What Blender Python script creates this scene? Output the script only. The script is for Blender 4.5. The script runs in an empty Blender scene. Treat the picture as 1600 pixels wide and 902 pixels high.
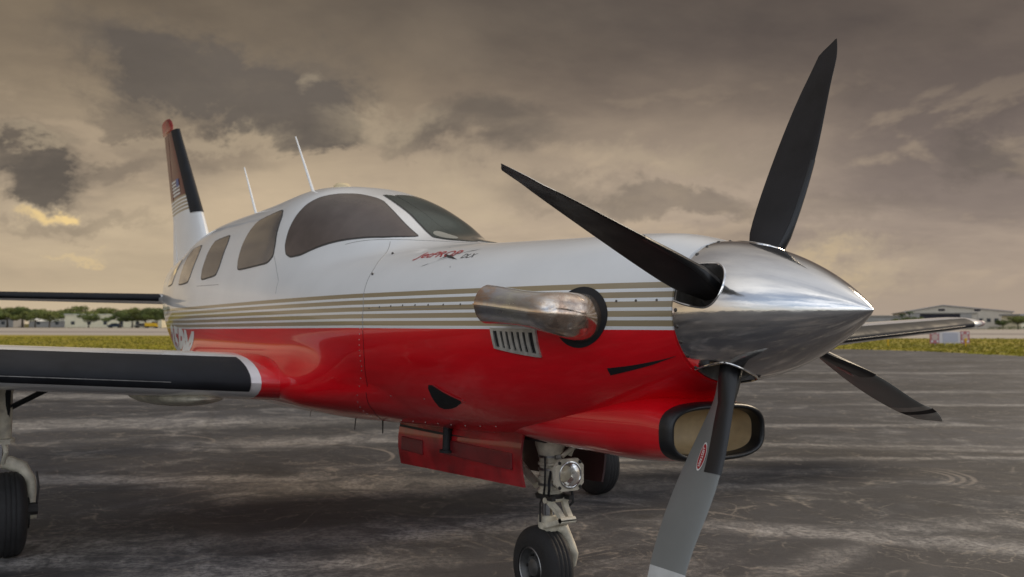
import bpy, bmesh, math, random
import numpy as np
from mathutils import Vector, Matrix
from mathutils.geometry import delaunay_2d_cdt

random.seed(7); rng = np.random.RandomState(7)
R = math.radians
scene = bpy.context.scene
COL = scene.collection

# ------------------------------------------------------------------ camera
CAM = Vector((2.468, -2.423, 1.2276)); YAW, PITCH, ROLL = 0.5463, 0.0360, 0.0019
fw = Vector((-math.cos(YAW)*math.cos(PITCH), math.sin(YAW)*math.cos(PITCH), math.sin(PITCH)))
rt = fw.cross(Vector((0, 0, 1))).normalized(); upv = rt.cross(fw)
rt2 = rt*math.cos(ROLL)+upv*math.sin(ROLL); up2 = upv*math.cos(ROLL)-rt*math.sin(ROLL)
cd = bpy.data.cameras.new('camera'); cam = bpy.data.objects.new('camera', cd); COL.objects.link(cam)
M = Matrix((rt2, up2, -fw)).transposed().to_4x4(); M.translation = CAM
cam.matrix_world = M
cd.sensor_width = 36; cd.lens = 35.353; cd.clip_start = .05; cd.clip_end = 9000
cd.dof.use_dof = True; cd.dof.focus_distance = 3.7; cd.dof.aperture_fstop = 4.5
scene.camera = cam
FW = Vector((-math.cos(YAW), math.sin(YAW), 0)); RT = Vector((math.sin(YAW), math.cos(YAW), 0))
def ap(L, D, z=0.0):      # airfield frame: L metres to the right, D metres ahead of where the photographer stands
    return Vector((CAM.x, CAM.y, 0)) + RT*L + FW*D + Vector((0, 0, z))

# ------------------------------------------------------------------ colour management
scene.view_settings.view_transform = 'Standard'; scene.view_settings.look = 'None'
scene.view_settings.exposure = 0.0; scene.view_settings.gamma = 1.0

# ------------------------------------------------------------------ sun
SUN = (FW*0.50 + RT*0.70 + Vector((0, 0, 0.62))).normalized()
sd = bpy.data.lights.new('sun', 'SUN'); so = bpy.data.objects.new('sun', sd); COL.objects.link(so)
sd.energy = 2.0; sd.angle = R(20); sd.color = (1.0, .82, .60)
so.rotation_euler = (-SUN).to_track_quat('-Z', 'Y').to_euler(); so.location = (0, 0, 30)

# ------------------------------------------------------------------ sky
world = bpy.data.worlds.new('World'); scene.world = world; world.use_nodes = True
wt = world.node_tree; wt.nodes.clear()
class NT:
    def __init__(s, t): s.t = t
    def n(s, typ, **k):
        o = s.t.nodes.new(typ)
        for a, v in k.items(): setattr(o, a, v)
        return o
    def put(s, node, i, v):
        if v is None: return
        if isinstance(v, bpy.types.NodeSocket): s.t.links.new(v, node.inputs[i])
        else: node.inputs[i].default_value = v
    def m(s, op, a, b=None, c=None, clamp=False):
        o = s.n('ShaderNodeMath', operation=op, use_clamp=clamp)
        s.put(o, 0, a); s.put(o, 1, b); s.put(o, 2, c); return o.outputs[0]
    def v(s, op, a, b=None, scale=None):
        o = s.n('ShaderNodeVectorMath', operation=op); s.put(o, 0, a); s.put(o, 1, b)
        if scale is not None: s.put(o, 3, scale)
        return o.outputs['Value'] if op in ('DOT_PRODUCT', 'LENGTH', 'DISTANCE') else o.outputs[0]
    def mr(s, x, a, b, c=0.0, d=1.0, smooth=True):
        o = s.n('ShaderNodeMapRange', interpolation_type='SMOOTHSTEP' if smooth else 'LINEAR')
        for i, q in enumerate((x, a, b, c, d)): s.put(o, i, q)
        return o.outputs[0]
    def mix(s, f, a, b, mode='MIX'):
        o = s.n('ShaderNodeMix', data_type='RGBA', blend_type=mode)
        s.put(o, 0, f); s.put(o, 6, a); s.put(o, 7, b); return o.outputs[2]
    def noise(s, vec, scale, detail=5, rough=.55, dist=0.0, dim='3D', w=None):
        o = s.n('ShaderNodeTexNoise', noise_dimensions=dim)
        s.put(o, 'Vector', vec); o.inputs['Scale'].default_value = scale; o.inputs['Detail'].default_value = detail
        o.inputs['Roughness'].default_value = rough; o.inputs['Distortion'].default_value = dist
        if w is not None: o.inputs['W'].default_value = w
        return o.outputs['Fac'], o.outputs['Color']
    def ramp(s, x, pts, interp='EASE'):
        o = s.n('ShaderNodeValToRGB'); o.color_ramp.interpolation = interp; e = o.color_ramp.elements
        while len(e) < len(pts): e.new(.5)
        for q, (p, c) in zip(e, pts): q.position = p; q.color = (*c, 1) if len(c) == 3 else c
        s.put(o, 0, x); return o.outputs[0]
    def xyz(s, a, b, c=0.0):
        o = s.n('ShaderNodeCombineXYZ'); s.put(o, 0, a); s.put(o, 1, b); s.put(o, 2, c); return o.outputs[0]
    def sep(s, v):
        o = s.n('ShaderNodeSeparateXYZ'); s.put(o, 0, v); return o.outputs
w = NT(wt)
tc = w.n('ShaderNodeTexCoord'); D = tc.outputs['Generated']
dx = w.v('DOT_PRODUCT', D, tuple(RT)); dy = w.v('DOT_PRODUCT', D, tuple(FW)); dz = w.sep(D)[2]
az = w.m('ARCTAN2', dx, dy); el = w.m('ARCSINE', dz)
zc = w.m('ADD', w.m('MAXIMUM', dz, 0.0), .13)
cl = w.v('ADD', w.xyz(w.m('DIVIDE', dx, zc), w.m('DIVIDE', dy, zc), 0.0), (3.1, 1.7, .4))   # a cloud deck seen from below
n1, n1c = w.noise(cl, .55, 7, .56, .5)
n2, _ = w.noise(w.v('ADD', cl, (7.3, 2.2, 3.0)), 1.5, 6, .6, .3)
ae = w.xyz(az, el, 0.0)
wf, wc_ = w.noise(w.v('MULTIPLY', ae, (1.0, 1.5, 1.0)), 8.0, 9, .66, .2)
warp = w.v('SCALE', w.v('SUBTRACT', wc_, (.5, .5, .5)), None, .16)
aw = w.v('ADD', ae, warp)
def blob(px, py, rx, ry, soft=.5):
    a0 = math.atan((px-800)/1571.); e0 = (507-py)/1571.*math.cos(a0)
    q = w.v('LENGTH', w.v('DIVIDE', w.v('SUBTRACT', aw, (a0, e0, 0)), (rx/1571., ry/1571., 1)))
    return w.mr(q, 1.25, 1.25-soft*1.6, 0.0, 1.0)
def total(lst):
    acc = None
    for *b, s in lst:
        q = w.m('MULTIPLY', blob(*b), s)
        acc = q if acc is None else w.m('ADD', acc, q)
    return acc
dark = total([(250,95,180,58,.6,.95),(400,130,195,78,.6,1.0),(510,165,80,50,.4,.6),(460,195,110,30,.3,.8),(190,170,55,28,.4,.5),
              (30,240,85,45,.5,.9),(75,270,60,36,.5,.7),(750,200,155,45,.65,.65),(640,215,60,25,.5,.3),(1040,315,150,32,.4,.55),(880,290,110,30,.6,.3),
              (1560,262,70,40,.5,.4),(170,265,130,18,.6,.3),(1180,240,160,35,.7,.25),(330,250,90,30,.6,.3),(120,345,120,14,.6,.3),
              (1330,330,160,25,.7,.2),(700,40,500,70,.6,.25)])
lite = total([(70,316,74,28,.85,.95),(118,316,26,24,.8,.6),(120,386,34,12,.5,.35),(487,118,22,26,.8,.32),(600,190,110,30,.7,.35),
              (1280,410,170,34,.7,.55),(330,215,160,22,.7,.25),(40,208,60,12,.6,.35),(1010,240,180,30,.8,.3),(720,290,120,50,.8,.45),(780,340,60,22,.6,.3),
              (220,400,240,62,.9,.45),(600,345,150,60,.9,.45)])
# grey-brown deck: lighter and warmer towards the horizon, broken and cooler behind the photographer
base = w.ramp(w.mr(el, -.02, .36, 0, 1, False), [(0, (.50,.41,.305)), (.14, (.55,.43,.295)), (.36, (.49,.385,.28)), (.62, (.25,.19,.132)), (1, (.092,.073,.057))], 'B_SPLINE')
leftright = w.mr(az, -.45, .5, 1.06, .74)
base = w.mix(1.0, base, w.xyz(leftright, leftright, w.m('MULTIPLY', leftright, w.mr(az, -.4, .5, .96, 1.12))), 'MULTIPLY')
nn = w.mr(w.m('ADD', w.m('MULTIPLY', n1, .7), w.m('MULTIPLY', n2, .3)), .36, .66)
tex = w.mr(nn, 0, 1, .70, 1.22, False)
fade = w.mr(el, .0, .10)
tex = w.m('ADD', w.m('MULTIPLY', tex, fade), w.m('SUBTRACT', 1.0, fade))
base = w.mix(1.0, base, w.xyz(tex, tex, w.m('POWER', tex, .85)), 'MULTIPLY')
dk = w.m('MULTIPLY', w.m('MINIMUM', dark, 1.0), w.mr(wf, .28, .50, .78, 1.0))
puffv = w.v('MULTIPLY', ae, (1.0, 2.1, 1.0))
p1, _ = w.noise(puffv, 5.0, 8, .53, .30); p2, _ = w.noise(w.v('ADD', puffv, (.006, .026, 0)), 5.0, 8, .53, .30)
band = w.m('MULTIPLY', w.mr(el, .015, .07), w.mr(el, .42, .26))
puff = w.m('MULTIPLY', w.mr(p1, .42, .64), band)
base = w.mix(w.m('MULTIPLY', puff, .42), base, w.mix(1.0, base, (.60, .60, .63, 1), 'MULTIPLY'))
rimlit = w.m('MULTIPLY', w.mr(w.m('SUBTRACT', p1, p2), .012, .085), w.m('MULTIPLY', w.mr(el, .015, .06), w.mr(el, .27, .15)))
base = w.mix(w.m('MULTIPLY', rimlit, .26), base, (.62, .475, .32, 1))
base = w.mix(w.m('MULTIPLY', dk, .92), base, w.mix(1.0, (.112,.093,.077,1), w.xyz(tex, tex, tex), 'MULTIPLY'))
base = w.mix(w.m('MINIMUM', lite, 1.0, clamp=True), base, w.mix(w.mr(lite, .35, 1.0), (.54,.43,.29,1), (.86,.62,.28,1)))
# the same deck away from the frame: thinner, brighter, with pale blue-grey gaps
back = w.mr(w.v('DOT_PRODUCT', D, tuple((-FW*.93+RT*.25+Vector((0,0,.28))).normalized())), -.35, .75)
nb, _ = w.noise(w.v('ADD', cl, (2.2, 5.1, 1.0)), 1.1, 9, .60, .5)
backcol = w.mix(w.mr(nb, .40, .60), (.60,.71,.90,1), (1.92,1.95,1.98,1))
backhor = w.mr(el, 0, .30)
backcol = w.mix(backhor, (.70,.72,.75,1), backcol)
cloud = w.mix(back, base, backcol)
high = w.mr(el, .34, 1.1)
cloud = w.mix(w.m('MULTIPLY', high, .55), cloud, w.mix(nn, (.42,.42,.44,1), (1.15,1.10,1.02,1)))
sky = w.n('ShaderNodeTexSky', sky_type='NISHITA'); sky.sun_disc = False
sky.sun_elevation = math.asin(SUN.z); sky.sun_rotation = math.atan2(SUN.x, SUN.y)
skyc = w.v('SCALE', sky.outputs[0], None, .10)
cover = w.m('SUBTRACT', 1.0, w.m('MULTIPLY', w.m('MULTIPLY', back, w.mr(nn, .75, .15)), .45))
cover = w.m('MULTIPLY', cover, .985)
fin_ = w.mix(cover, skyc, cloud)
bg = w.n('ShaderNodeBackground'); w.put(bg, 0, fin_); bg.inputs[1].default_value = 1.0
wo = w.n('ShaderNodeOutputWorld'); wt.links.new(bg.outputs[0], wo.inputs[0])

# ------------------------------------------------------------------ materials
def mat(name):
    m = bpy.data.materials.new(name); m.use_nodes = True
    t = NT(m.node_tree); b = m.node_tree.nodes['Principled BSDF']
    return m, t, b
def simple(name, col, rough=.5, metal=0.0, coat=0.0, var=.12, scale=8, bump=0.0, spec=None):
    m, t, b = mat(name); tc = t.n('ShaderNodeTexCoord')
    f, _ = t.noise(tc.outputs['Object'], scale, 5, .6)
    k = t.mr(f, .25, .75, 1-var, 1+var)
    t.put(b, 'Base Color', t.mix(1.0, (*col, 1), t.xyz(k, k, k), 'MULTIPLY'))
    t.put(b, 'Roughness', t.mr(f, .3, .7, rough*.85, min(1, rough*1.15)))
    b.inputs['Metallic'].default_value = metal; b.inputs['Coat Weight'].default_value = coat; b.inputs['Coat Roughness'].default_value = .06
    if spec is not None: b.inputs['Specular IOR Level'].default_value = spec
    if bump:
        bp = t.n('ShaderNodeBump'); bp.inputs['Strength'].default_value = bump; bp.inputs['Distance'].default_value = .01
        f2, _ = t.noise(tc.outputs['Object'], scale*6, 4, .6); t.put(bp, 'Height', f2); t.put(b, 'Normal', bp.outputs[0])
    return m
WHITE = (.80, .80, .79)
MT = {}
def body_paint(name, kind):
    m, t, b = mat(name); tc = t.n('ShaderNodeTexCoord'); o = tc.outputs['Object']
    x, y, z = t.sep(o)
    f, _ = t.noise(o, 3.0, 6, .62); g, _ = t.noise(t.v('MULTIPLY', o, (1.2, 8, 14)), 2.0, 5, .6)
    if kind == 'body':
        zr = t.mr(x, -5.0, -2.0, 1.192, 1.211, False); pit = t.mr(x, -5.0, -2.0, .0315, .0322, False)
        q = t.m('DIVIDE', t.m('SUBTRACT', z, zr), pit)
        inside = t.m('MULTIPLY', t.m('GREATER_THAN', q, 0.0), t.m('LESS_THAN', q, 5.0))
        fr = t.m('FRACT', q); band = t.m('MULTIPLY', t.m('GREATER_THAN', fr, .37), inside)
        red = t.m('LESS_THAN', q, 0.0)
    else:   # fin: white root, five gold pinstripes, red above darkened for the fin's shaded side
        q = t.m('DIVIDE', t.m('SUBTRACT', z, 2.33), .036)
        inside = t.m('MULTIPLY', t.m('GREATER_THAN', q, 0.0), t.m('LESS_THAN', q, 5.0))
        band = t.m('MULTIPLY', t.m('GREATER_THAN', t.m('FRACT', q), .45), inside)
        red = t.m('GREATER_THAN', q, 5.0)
    wv = t.mr(f, .3, .75, .96, 1.02)
    col = t.mix(1.0, (*WHITE, 1), t.xyz(wv, wv, wv), 'MULTIPLY')
    col = t.mix(band, col, (.33, .26, .155, 1))
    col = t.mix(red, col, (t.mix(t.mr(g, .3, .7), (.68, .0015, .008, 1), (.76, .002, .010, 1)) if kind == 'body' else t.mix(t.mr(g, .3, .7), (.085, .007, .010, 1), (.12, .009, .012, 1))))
    t.put(b, 'Base Color', col)
    b.inputs['Roughness'].default_value = .32
    b.inputs['Coat Weight'].default_value = .8 if kind == 'body' else .15; b.inputs['Specular IOR Level'].default_value = .25
    t.put(b, 'Coat Roughness', t.mr(g, .35, .75, .03, .09))
    bp = t.n('ShaderNodeBump'); bp.inputs['Strength'].default_value = .14; bp.inputs['Distance'].default_value = .004
    h, _ = t.noise(o, 6.0, 3, .5); t.put(bp, 'Height', h); t.put(b, 'Coat Normal', bp.outputs[0])
    return m
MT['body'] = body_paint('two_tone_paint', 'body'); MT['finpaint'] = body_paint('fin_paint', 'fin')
MT['white'] = simple('white_paint', WHITE, .35, coat=.9, var=.04, scale=3)
MT['red'] = simple('red_paint', (.70, .002, .009), .35, coat=1.0, var=.10, scale=3)
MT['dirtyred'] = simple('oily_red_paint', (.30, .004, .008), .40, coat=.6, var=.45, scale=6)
MT['rubber'] = simple('deice_rubber', (.016, .017, .020), .62, var=.35, scale=5, spec=.22)
MT['black'] = simple('matt_black', (.008, .008, .009), .7, var=.2)
MT['seal'] = simple('window_seal', (.06,.055,.05), .5)
MT['tyre'] = simple('tyre_rubber', (.016, .015, .015), .75, var=.35, scale=20, bump=.3)
MT['gearwhite'] = simple('gear_enamel', (.62, .57, .45), .38, var=.30, scale=14, bump=.2)
MT['chrome'] = simple('piston_chrome', (.62, .62, .62), .15, metal=1.0, var=.05)
MT['steel'] = simple('dull_steel', (.30, .29, .28), .4, metal=.9, var=.3, scale=20)
MT['rim'] = simple('wheel_rim_grey', (.10, .098, .095), .45, metal=.4, var=.3, scale=20)
MT['doorpanel'] = simple('door_panel_red', (.15, .005, .008), .45, coat=.5, var=.3)
MT['doorinner'] = simple('dark_maroon', (.035, .008, .009), .5, coat=.3)
MT['darksteel'] = simple('dark_fittings', (.03, .028, .026), .5, metal=.3, var=.3)
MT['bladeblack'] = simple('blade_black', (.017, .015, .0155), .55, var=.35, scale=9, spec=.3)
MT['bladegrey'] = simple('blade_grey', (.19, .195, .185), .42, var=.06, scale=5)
MT['bladewhite'] = simple('blade_tip_paint', (.52, .52, .50), .45, var=.10, scale=20)
MT['bladestripe'] = simple('blade_tip_stripe', (.42, .40, .36), .5, var=.2, scale=30)
MT['boot'] = simple('blade_boot', (.012, .012, .013), .38, var=.3, spec=.5)
MT['seam'] = simple('seam_dark', (.30, .29, .28), .6)
MT['redseam'] = simple('seam_red', (.12, .003, .005), .6)
MT['screw'] = simple('screw_head', (.12, .11, .10), .4, metal=.8)
MT['brightscrew'] = simple('bright_screw', (.55, .54, .52), .25, metal=1.0)
MT['tan'] = simple('duct_tan', (.44, .32, .175), .6, var=.15, scale=14)
MT['letterred'] = simple('letter_red', (.36, .015, .02), .4)
MT['letterblack'] = simple('letter_black', (.015, .015, .018), .4)
MT['letterwhite'] = simple('letter_white', (.72, .71, .68), .4)
MT['letterblue'] = simple('letter_blue', (.06, .10, .28), .4)
MT['louver'] = simple('louver_metal', (.50, .48, .43), .4, metal=.3, var=.2, scale=30)
def glass(name, tint, tr):
    m, t, b = mat(name)
    tc = t.n('ShaderNodeTexCoord'); f, _ = t.noise(tc.outputs['Object'], 2.2, 4, .6)
    k = t.mr(f, .3, .7, .8, 1.25)
    t.put(b, 'Base Color', t.mix(1.0, (*tint, 1), t.xyz(k, k, k), 'MULTIPLY'))
    b.inputs['Roughness'].default_value = .04; b.inputs['IOR'].default_value = 1.52
    b.inputs['Specular IOR Level'].default_value = .6 if name != 'windshield_glass' else .25
    if name == 'cabin_acrylic': b.inputs['Coat Weight'].default_value = .9; b.inputs['Coat Roughness'].default_value = .02
    if tr: b.inputs['Transmission Weight'].default_value = tr
    return m
MT['glass'] = glass('smoked_acrylic', (.115, .092, .082), 0)
MT['glass2'] = glass('cabin_acrylic', (.085, .085, .09), 0)
MT['wglass'] = glass('windshield_glass', (.045, .06, .055), 0)
MT['palepatch'] = simple('pale_patch', (.25, .25, .22), .7)
def spinner_mat():
    m, t, b = mat('polished_spinner'); tc = t.n('ShaderNodeTexCoord'); o = tc.outputs['Object']
    b.inputs['Metallic'].default_value = 1.0
    f, _ = t.noise(t.v('MULTIPLY', o, (2, 9, 9)), 3.0, 6, .65)
    t.put(b, 'Base Color', t.mix(f, (.80, .78, .76, 1), (.90, .89, .88, 1)))
    t.put(b, 'Roughness', t.mr(f, .35, .75, .07, .17))
    g, _ = t.noise(t.v('MULTIPLY', o, (1.0, 3, 3)), 9.0, 4, .6)
    bp = t.n('ShaderNodeBump'); bp.inputs['Strength'].default_value = .16; bp.inputs['Distance'].default_value = .003
    t.put(bp, 'Height', g); t.put(b, 'Normal', bp.outputs[0])
    return m
MT['spinner'] = spinner_mat()
def exhaust_mat():
    m, t, b = mat('heat_tinted_steel'); tc = t.n('ShaderNodeTexCoord'); o = tc.outputs['Object']
    x, y, z = t.sep(o)
    f, _ = t.noise(t.v('MULTIPLY', o, (5, 14, 14)), 1.6, 6, .65, .6)
    g, _ = t.noise(t.v('MULTIPLY', o, (3, 30, 30)), 2.0, 4, .6)
    k = t.m('ADD', t.mr(x, -.85, -.3, 0, 1, False), t.m('MULTIPLY', t.m('SUBTRACT', f, .5), .9))
    c = t.ramp(k, [(0, (.60,.38,.26)), (.12, (.72,.54,.42)), (.26, (.70,.69,.72)), (.46, (.84,.82,.72)), (.66, (.82,.80,.78)), (.84, (.76,.62,.50)), (1, (.58,.42,.32))], 'LINEAR')
    c = t.mix(t.mr(g, .5, .8, 0, .4), c, (.22, .13, .08, 1))
    t.put(b, 'Base Color', c); b.inputs['Metallic'].default_value = .92
    t.put(b, 'Roughness', t.mr(g, .3, .8, .10, .30))
    bp = t.n('ShaderNodeBump'); bp.inputs['Strength'].default_value = .12; bp.inputs['Distance'].default_value = .004
    t.put(bp, 'Height', f); t.put(b, 'Normal', bp.outputs[0])
    return m
MT['exhaust'] = exhaust_mat()

# ------------------------------------------------------------------ mesh helpers
def mesh_obj(name, verts, faces, m=None, parent=None, smooth=True, mats=None, fm=None, angle=None):
    me = bpy.data.meshes.new(name); me.from_pydata([tuple(v) for v in verts], [], [tuple(int(i) for i in f) for f in faces]); me.validate()
    for q in (mats or [m]): me.materials.append(q)
    if fm is not None: me.polygons.foreach_set('material_index', fm)
    me.polygons.foreach_set('use_smooth', [smooth]*len(me.polygons))
    bm = bmesh.new(); bm.from_mesh(me); bmesh.ops.recalc_face_normals(bm, faces=bm.faces)
    if angle is not None:
        for e in bm.edges:
            if len(e.link_faces) == 2 and e.calc_face_angle(0) > angle: e.smooth = False
    bm.to_mesh(me); bm.free()
    o = bpy.data.objects.new(name, me); COL.objects.link(o)
    if parent: o.parent = parent
    return o
class MB:
    """collects simple shapes, builds one mesh"""
    def __init__(s): s.v = []; s.f = []; s.m = []; s.cur = 0
    def add(s, vs, fs):
        n = len(s.v); s.v += [tuple(q) for q in vs]; s.f += [tuple(i+n for i in f) for f in fs]; s.m += [s.cur]*len(fs); return s
    def box(s, a, b, rot=None, org=None, bev=0.0):
        x0, y0, z0 = a; x1, y1, z1 = b
        vs = [Vector(q) for q in ((x0,y0,z0),(x1,y0,z0),(x1,y1,z0),(x0,y1,z0),(x0,y0,z1),(x1,y0,z1),(x1,y1,z1),(x0,y1,z1))]
        if rot is not None: o = Vector(org or (0,0,0)); vs = [rot @ (q-o) + o for q in vs]
        return s.add(vs, [(0,3,2,1),(4,5,6,7),(0,1,5,4),(1,2,6,5),(2,3,7,6),(3,0,4,7)])
    def tube(s, pts, rad, seg=12, cap=True, squash=None):
        pts = [Vector(p) for p in pts]; n = len(pts); rad = rad if hasattr(rad, '__len__') else [rad]*n
        ring = []; T0 = (pts[1]-pts[0]).normalized(); ref = Vector((0,0,1)) if abs(T0.z) < .9 else Vector((1,0,0))
        for i, p in enumerate(pts):
            T = (pts[min(i+1, n-1)]-pts[max(i-1, 0)]).normalized()
            ref = (ref - T*ref.dot(T)).normalized(); B = T.cross(ref)
            for k in range(seg):
                a = 2*math.pi*k/seg; ca, sa = math.cos(a), math.sin(a)
                if squash: ca *= squash[0]; sa *= squash[1]
                ring.append(p + (ref*ca + B*sa)*rad[i])
        fs = [(i*seg+k, i*seg+(k+1)%seg, (i+1)*seg+(k+1)%seg, (i+1)*seg+k) for i in range(n-1) for k in range(seg)]
        if cap: fs += [tuple(range(seg))[::-1], tuple((n-1)*seg+k for k in range(seg))]
        return s.add(ring, fs)
    def lathe(s, org, axis, prof, seg=32):
        """prof: (distance along axis, radius)"""
        A = Vector(axis).normalized(); o = Vector(org); r = Vector((0,0,1)) if abs(A.z) < .9 else Vector((1,0,0))
        r = (r - A*r.dot(A)).normalized(); b = A.cross(r); vs = []; n = len(prof)
        for d, q in prof:
            for k in range(seg):
                a = 2*math.pi*k/seg; vs.append(o + A*d + (r*math.cos(a)+b*math.sin(a))*q)
        fs = [(i*seg+k, i*seg+(k+1)%seg, (i+1)*seg+(k+1)%seg, (i+1)*seg+k) for i in range(n-1) for k in range(seg)]
        return s.add(vs, fs)
    def build(s, name, m, parent=None, smooth=False, angle=R(35), mats=None):
        return mesh_obj(name, s.v, s.f, m, parent, True if angle else smooth, mats, s.m if mats else None, angle)
def setp(o, **k):
    for a, b in k.items(): o[a] = b
    return o
def bevel(o, wd=.004, seg=2):
    b = o.modifiers.new('bevel', 'BEVEL'); b.width = wd; b.segments = seg; b.limit_method = 'ANGLE'; b.angle_limit = R(40); return o
def empty(name, loc, parent=None, **k):
    o = bpy.data.objects.new(name, None); COL.objects.link(o); o.location = loc; o.empty_display_size = .2
    if parent: o.parent = parent
    return setp(o, **k)
def grid_faces(nu, nv, closed_v=False, flip=False):
    f = []
    for i in range(nu-1):
        for j in range(nv if closed_v else nv-1):
            q = (i*nv+j, i*nv+(j+1) % nv, (i+1)*nv+(j+1) % nv, (i+1)*nv+j)
            f.append(q[::-1] if flip else q)
    return f
# ---- fuselage surface: implicit sections, polar radius about (0, zref(x)) ----
def interp(x, tab):
    t = np.array(tab, float); xs = t[:, 0]; ys = t[:, 1]
    if xs[0] > xs[-1]: xs = xs[::-1]; ys = ys[::-1]
    x = np.clip(x, xs[0], xs[-1])
    h = np.diff(xs); d = np.diff(ys) / h
    m = np.zeros_like(ys); m[1:-1] = np.where(d[:-1] * d[1:] > 0, 2 * d[:-1] * d[1:] / (d[:-1] + d[1:] + 1e-12), 0)
    m[0] = d[0]; m[-1] = d[-1]
    i = np.clip(np.searchsorted(xs, x) - 1, 0, len(xs) - 2)
    s = (x - xs[i]) / h[i]
    return ((2*s**3-3*s**2+1)*ys[i] + (s**3-2*s**2+s)*h[i]*m[i] + (-2*s**3+3*s**2)*ys[i+1] + (s**3-s**2)*h[i]*m[i+1])
B_TOP = [(-.10,1.515),(-.2,1.54),(-.3,1.558),(-.5,1.572),(-1,1.588),(-1.76,1.62),(-2.4,1.67),(-3.2,1.76),(-5,1.86),(-6,1.90),(-7,1.86),(-8,1.82),(-8.35,1.77)]
B_BOT = [(-.10,1.03),(-.19,.985),(-.3,.94),(-.6,.84),(-1,.765),(-1.6,.72),(-2.6,.70),(-3.8,.67),(-5,.67),(-6,.72),(-7,.92),(-8,1.22),(-8.35,1.36)]
B_W = [(-.10,.245),(-.3,.335),(-.5,.40),(-.8,.47),(-1.2,.54),(-1.8,.60),(-2.5,.64),(-3.2,.655),(-4.8,.645),(-5.6,.60),(-6.5,.475),(-7.5,.28),(-8.2,.10),(-8.35,.04)]
Z_REF = [(-.10,1.27),(-1,1.22),(-2,1.25),(-3,1.32),(-5,1.35),(-6.5,1.42),(-7.5,1.5),(-8.35,1.58)]
C_TOP = [(-1.5,1.45),(-1.76,1.60),(-2.16,1.71),(-2.5,1.855),(-2.86,1.98),(-3.2,2.062),(-3.57,2.09),(-4,2.085),(-4.6,2.07),(-5.4,2.06),(-6.2,2.01),(-7,1.92),(-8,1.78),(-8.35,1.74)]
N_BOT = [(-1.3,2.15),(-2.1,2.25),(-2.8,2.4),(-4.8,2.4),(-6,2.2),(-8.35,2.1)]
F_B = [(-1.6,.84),(-2.3,.775),(-2.8,.73),(-5,.73)]
F_W = [(-1.6,.12),(-2.1,.48),(-2.5,.665),(-2.75,.705),(-4.7,.705),(-5.3,.60),(-6,.35)]
N_TOP = [(-1.5,2.75),(-3.1,2.75),(-3.6,2.5),(-4.2,2.3),(-5,2.3),(-6.5,2.2),(-8.35,2.0)]
C_W = [(-1.5,.15),(-1.76,.28),(-2.2,.41),(-2.8,.545),(-3.4,.61),(-4.8,.62),(-5.6,.57),(-6.5,.43),(-7.5,.24),(-8.2,.08),(-8.35,.03)]
S_BOT = [(-.18,.757),(-.3,.742),(-.5,.728),(-.9,.728),(-1.3,.745),(-1.7,.80)]
S_TOP = [(-.18,.958),(-.3,.985),(-.5,.995),(-.9,.98),(-1.3,.95),(-1.7,.86)]
S_W = [(-.18,.220),(-.3,.235),(-.5,.25),(-.9,.26),(-1.3,.235),(-1.7,.12)]
def smin(a, b, k):
    h = np.clip(.5 + .5*(b-a)/k, 0, 1)
    return b*(1-h) + a*h - k*h*(1-h)
def sect(y, z, w, zt, zb, zc, nt, nb):
    up = z > zc
    h = np.where(up, zt-zc, zc-zb); n = np.where(up, nt, nb)
    q = (np.abs(y)/w)**n + (np.abs(z-zc)/h)**n
    return (q**(1/n)-1)*np.minimum(w, h)
def field(x, y, z):
    x = np.asarray(x, float)
    zr = interp(x, Z_REF)
    b = sect(y, z, interp(x, B_W), interp(x, B_TOP), interp(x, B_BOT), zr, 2.15, interp(x, N_BOT))
    c = sect(y, z, interp(x, C_W), interp(x, C_TOP), zr-.3, zr, interp(x, N_TOP), 2.2)
    c = np.where(x > -1.5, 1.0, c)
    f = smin(b, c, .05)
    g = sect(y, z, interp(x, F_W), 1.10, interp(x, F_B), .92, 2.6, 2.6)
    g = np.where((x > -1.6) | (x < -6), 1.0, g)
    f = smin(f, g, .09)
    return f
def radius(x, phi):
    # phi: 0 = starboard (-y), 90deg = up
    x, phi = np.broadcast_arrays(np.asarray(x, float), np.asarray(phi, float))
    zr = interp(x, Z_REF); cy, cz = -np.cos(phi), np.sin(phi)
    hi = np.full(x.shape, 1.05)
    r = hi.copy(); done = np.zeros(x.shape, bool); lo = np.zeros(x.shape); up = hi.copy()
    for k in range(70):
        rr = 1.05 - k*.015
        f = field(x, rr*cy, zr+rr*cz) < 0
        new = f & ~done
        lo = np.where(new, rr, lo); up = np.where(new, rr+.015, up); done |= f
    lo = np.where(done, lo, 0); up = np.where(done, up, .015)
    for _ in range(14):
        m = (lo+up)/2; f = field(x, m*cy, zr+m*cz) < 0
        lo = np.where(f, m, lo); up = np.where(f, up, m)
    return (lo+up)/2
def spt(x, phi, off=0.0):
    r = radius(x, phi) ; zr = interp(x, Z_REF)
    P = np.stack([np.asarray(x, float)+0*r, -r*np.cos(phi), zr+r*np.sin(phi)], -1)
    if off is not None and np.any(off):
        e = 1e-3
        def f0(P): return field(P[..., 0], P[..., 1], P[..., 2])
        g = np.stack([f0(P+np.array(v)*e)-f0(P-np.array(v)*e) for v in ((1,0,0),(0,1,0),(0,0,1))], -1)
        g /= np.linalg.norm(g, axis=-1, keepdims=True)+1e-12
        P = P + g*off
    return P

# ------------------------------------------------------------------ the aircraft
PLANE = empty('turboprop_aircraft', (0, 0, 0), label='white and red single engine turboprop aircraft with polished spinner parked on the apron', category='aircraft')
HUB = Vector((0, 0, 1.2726)); TH0 = -0.3996

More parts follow.
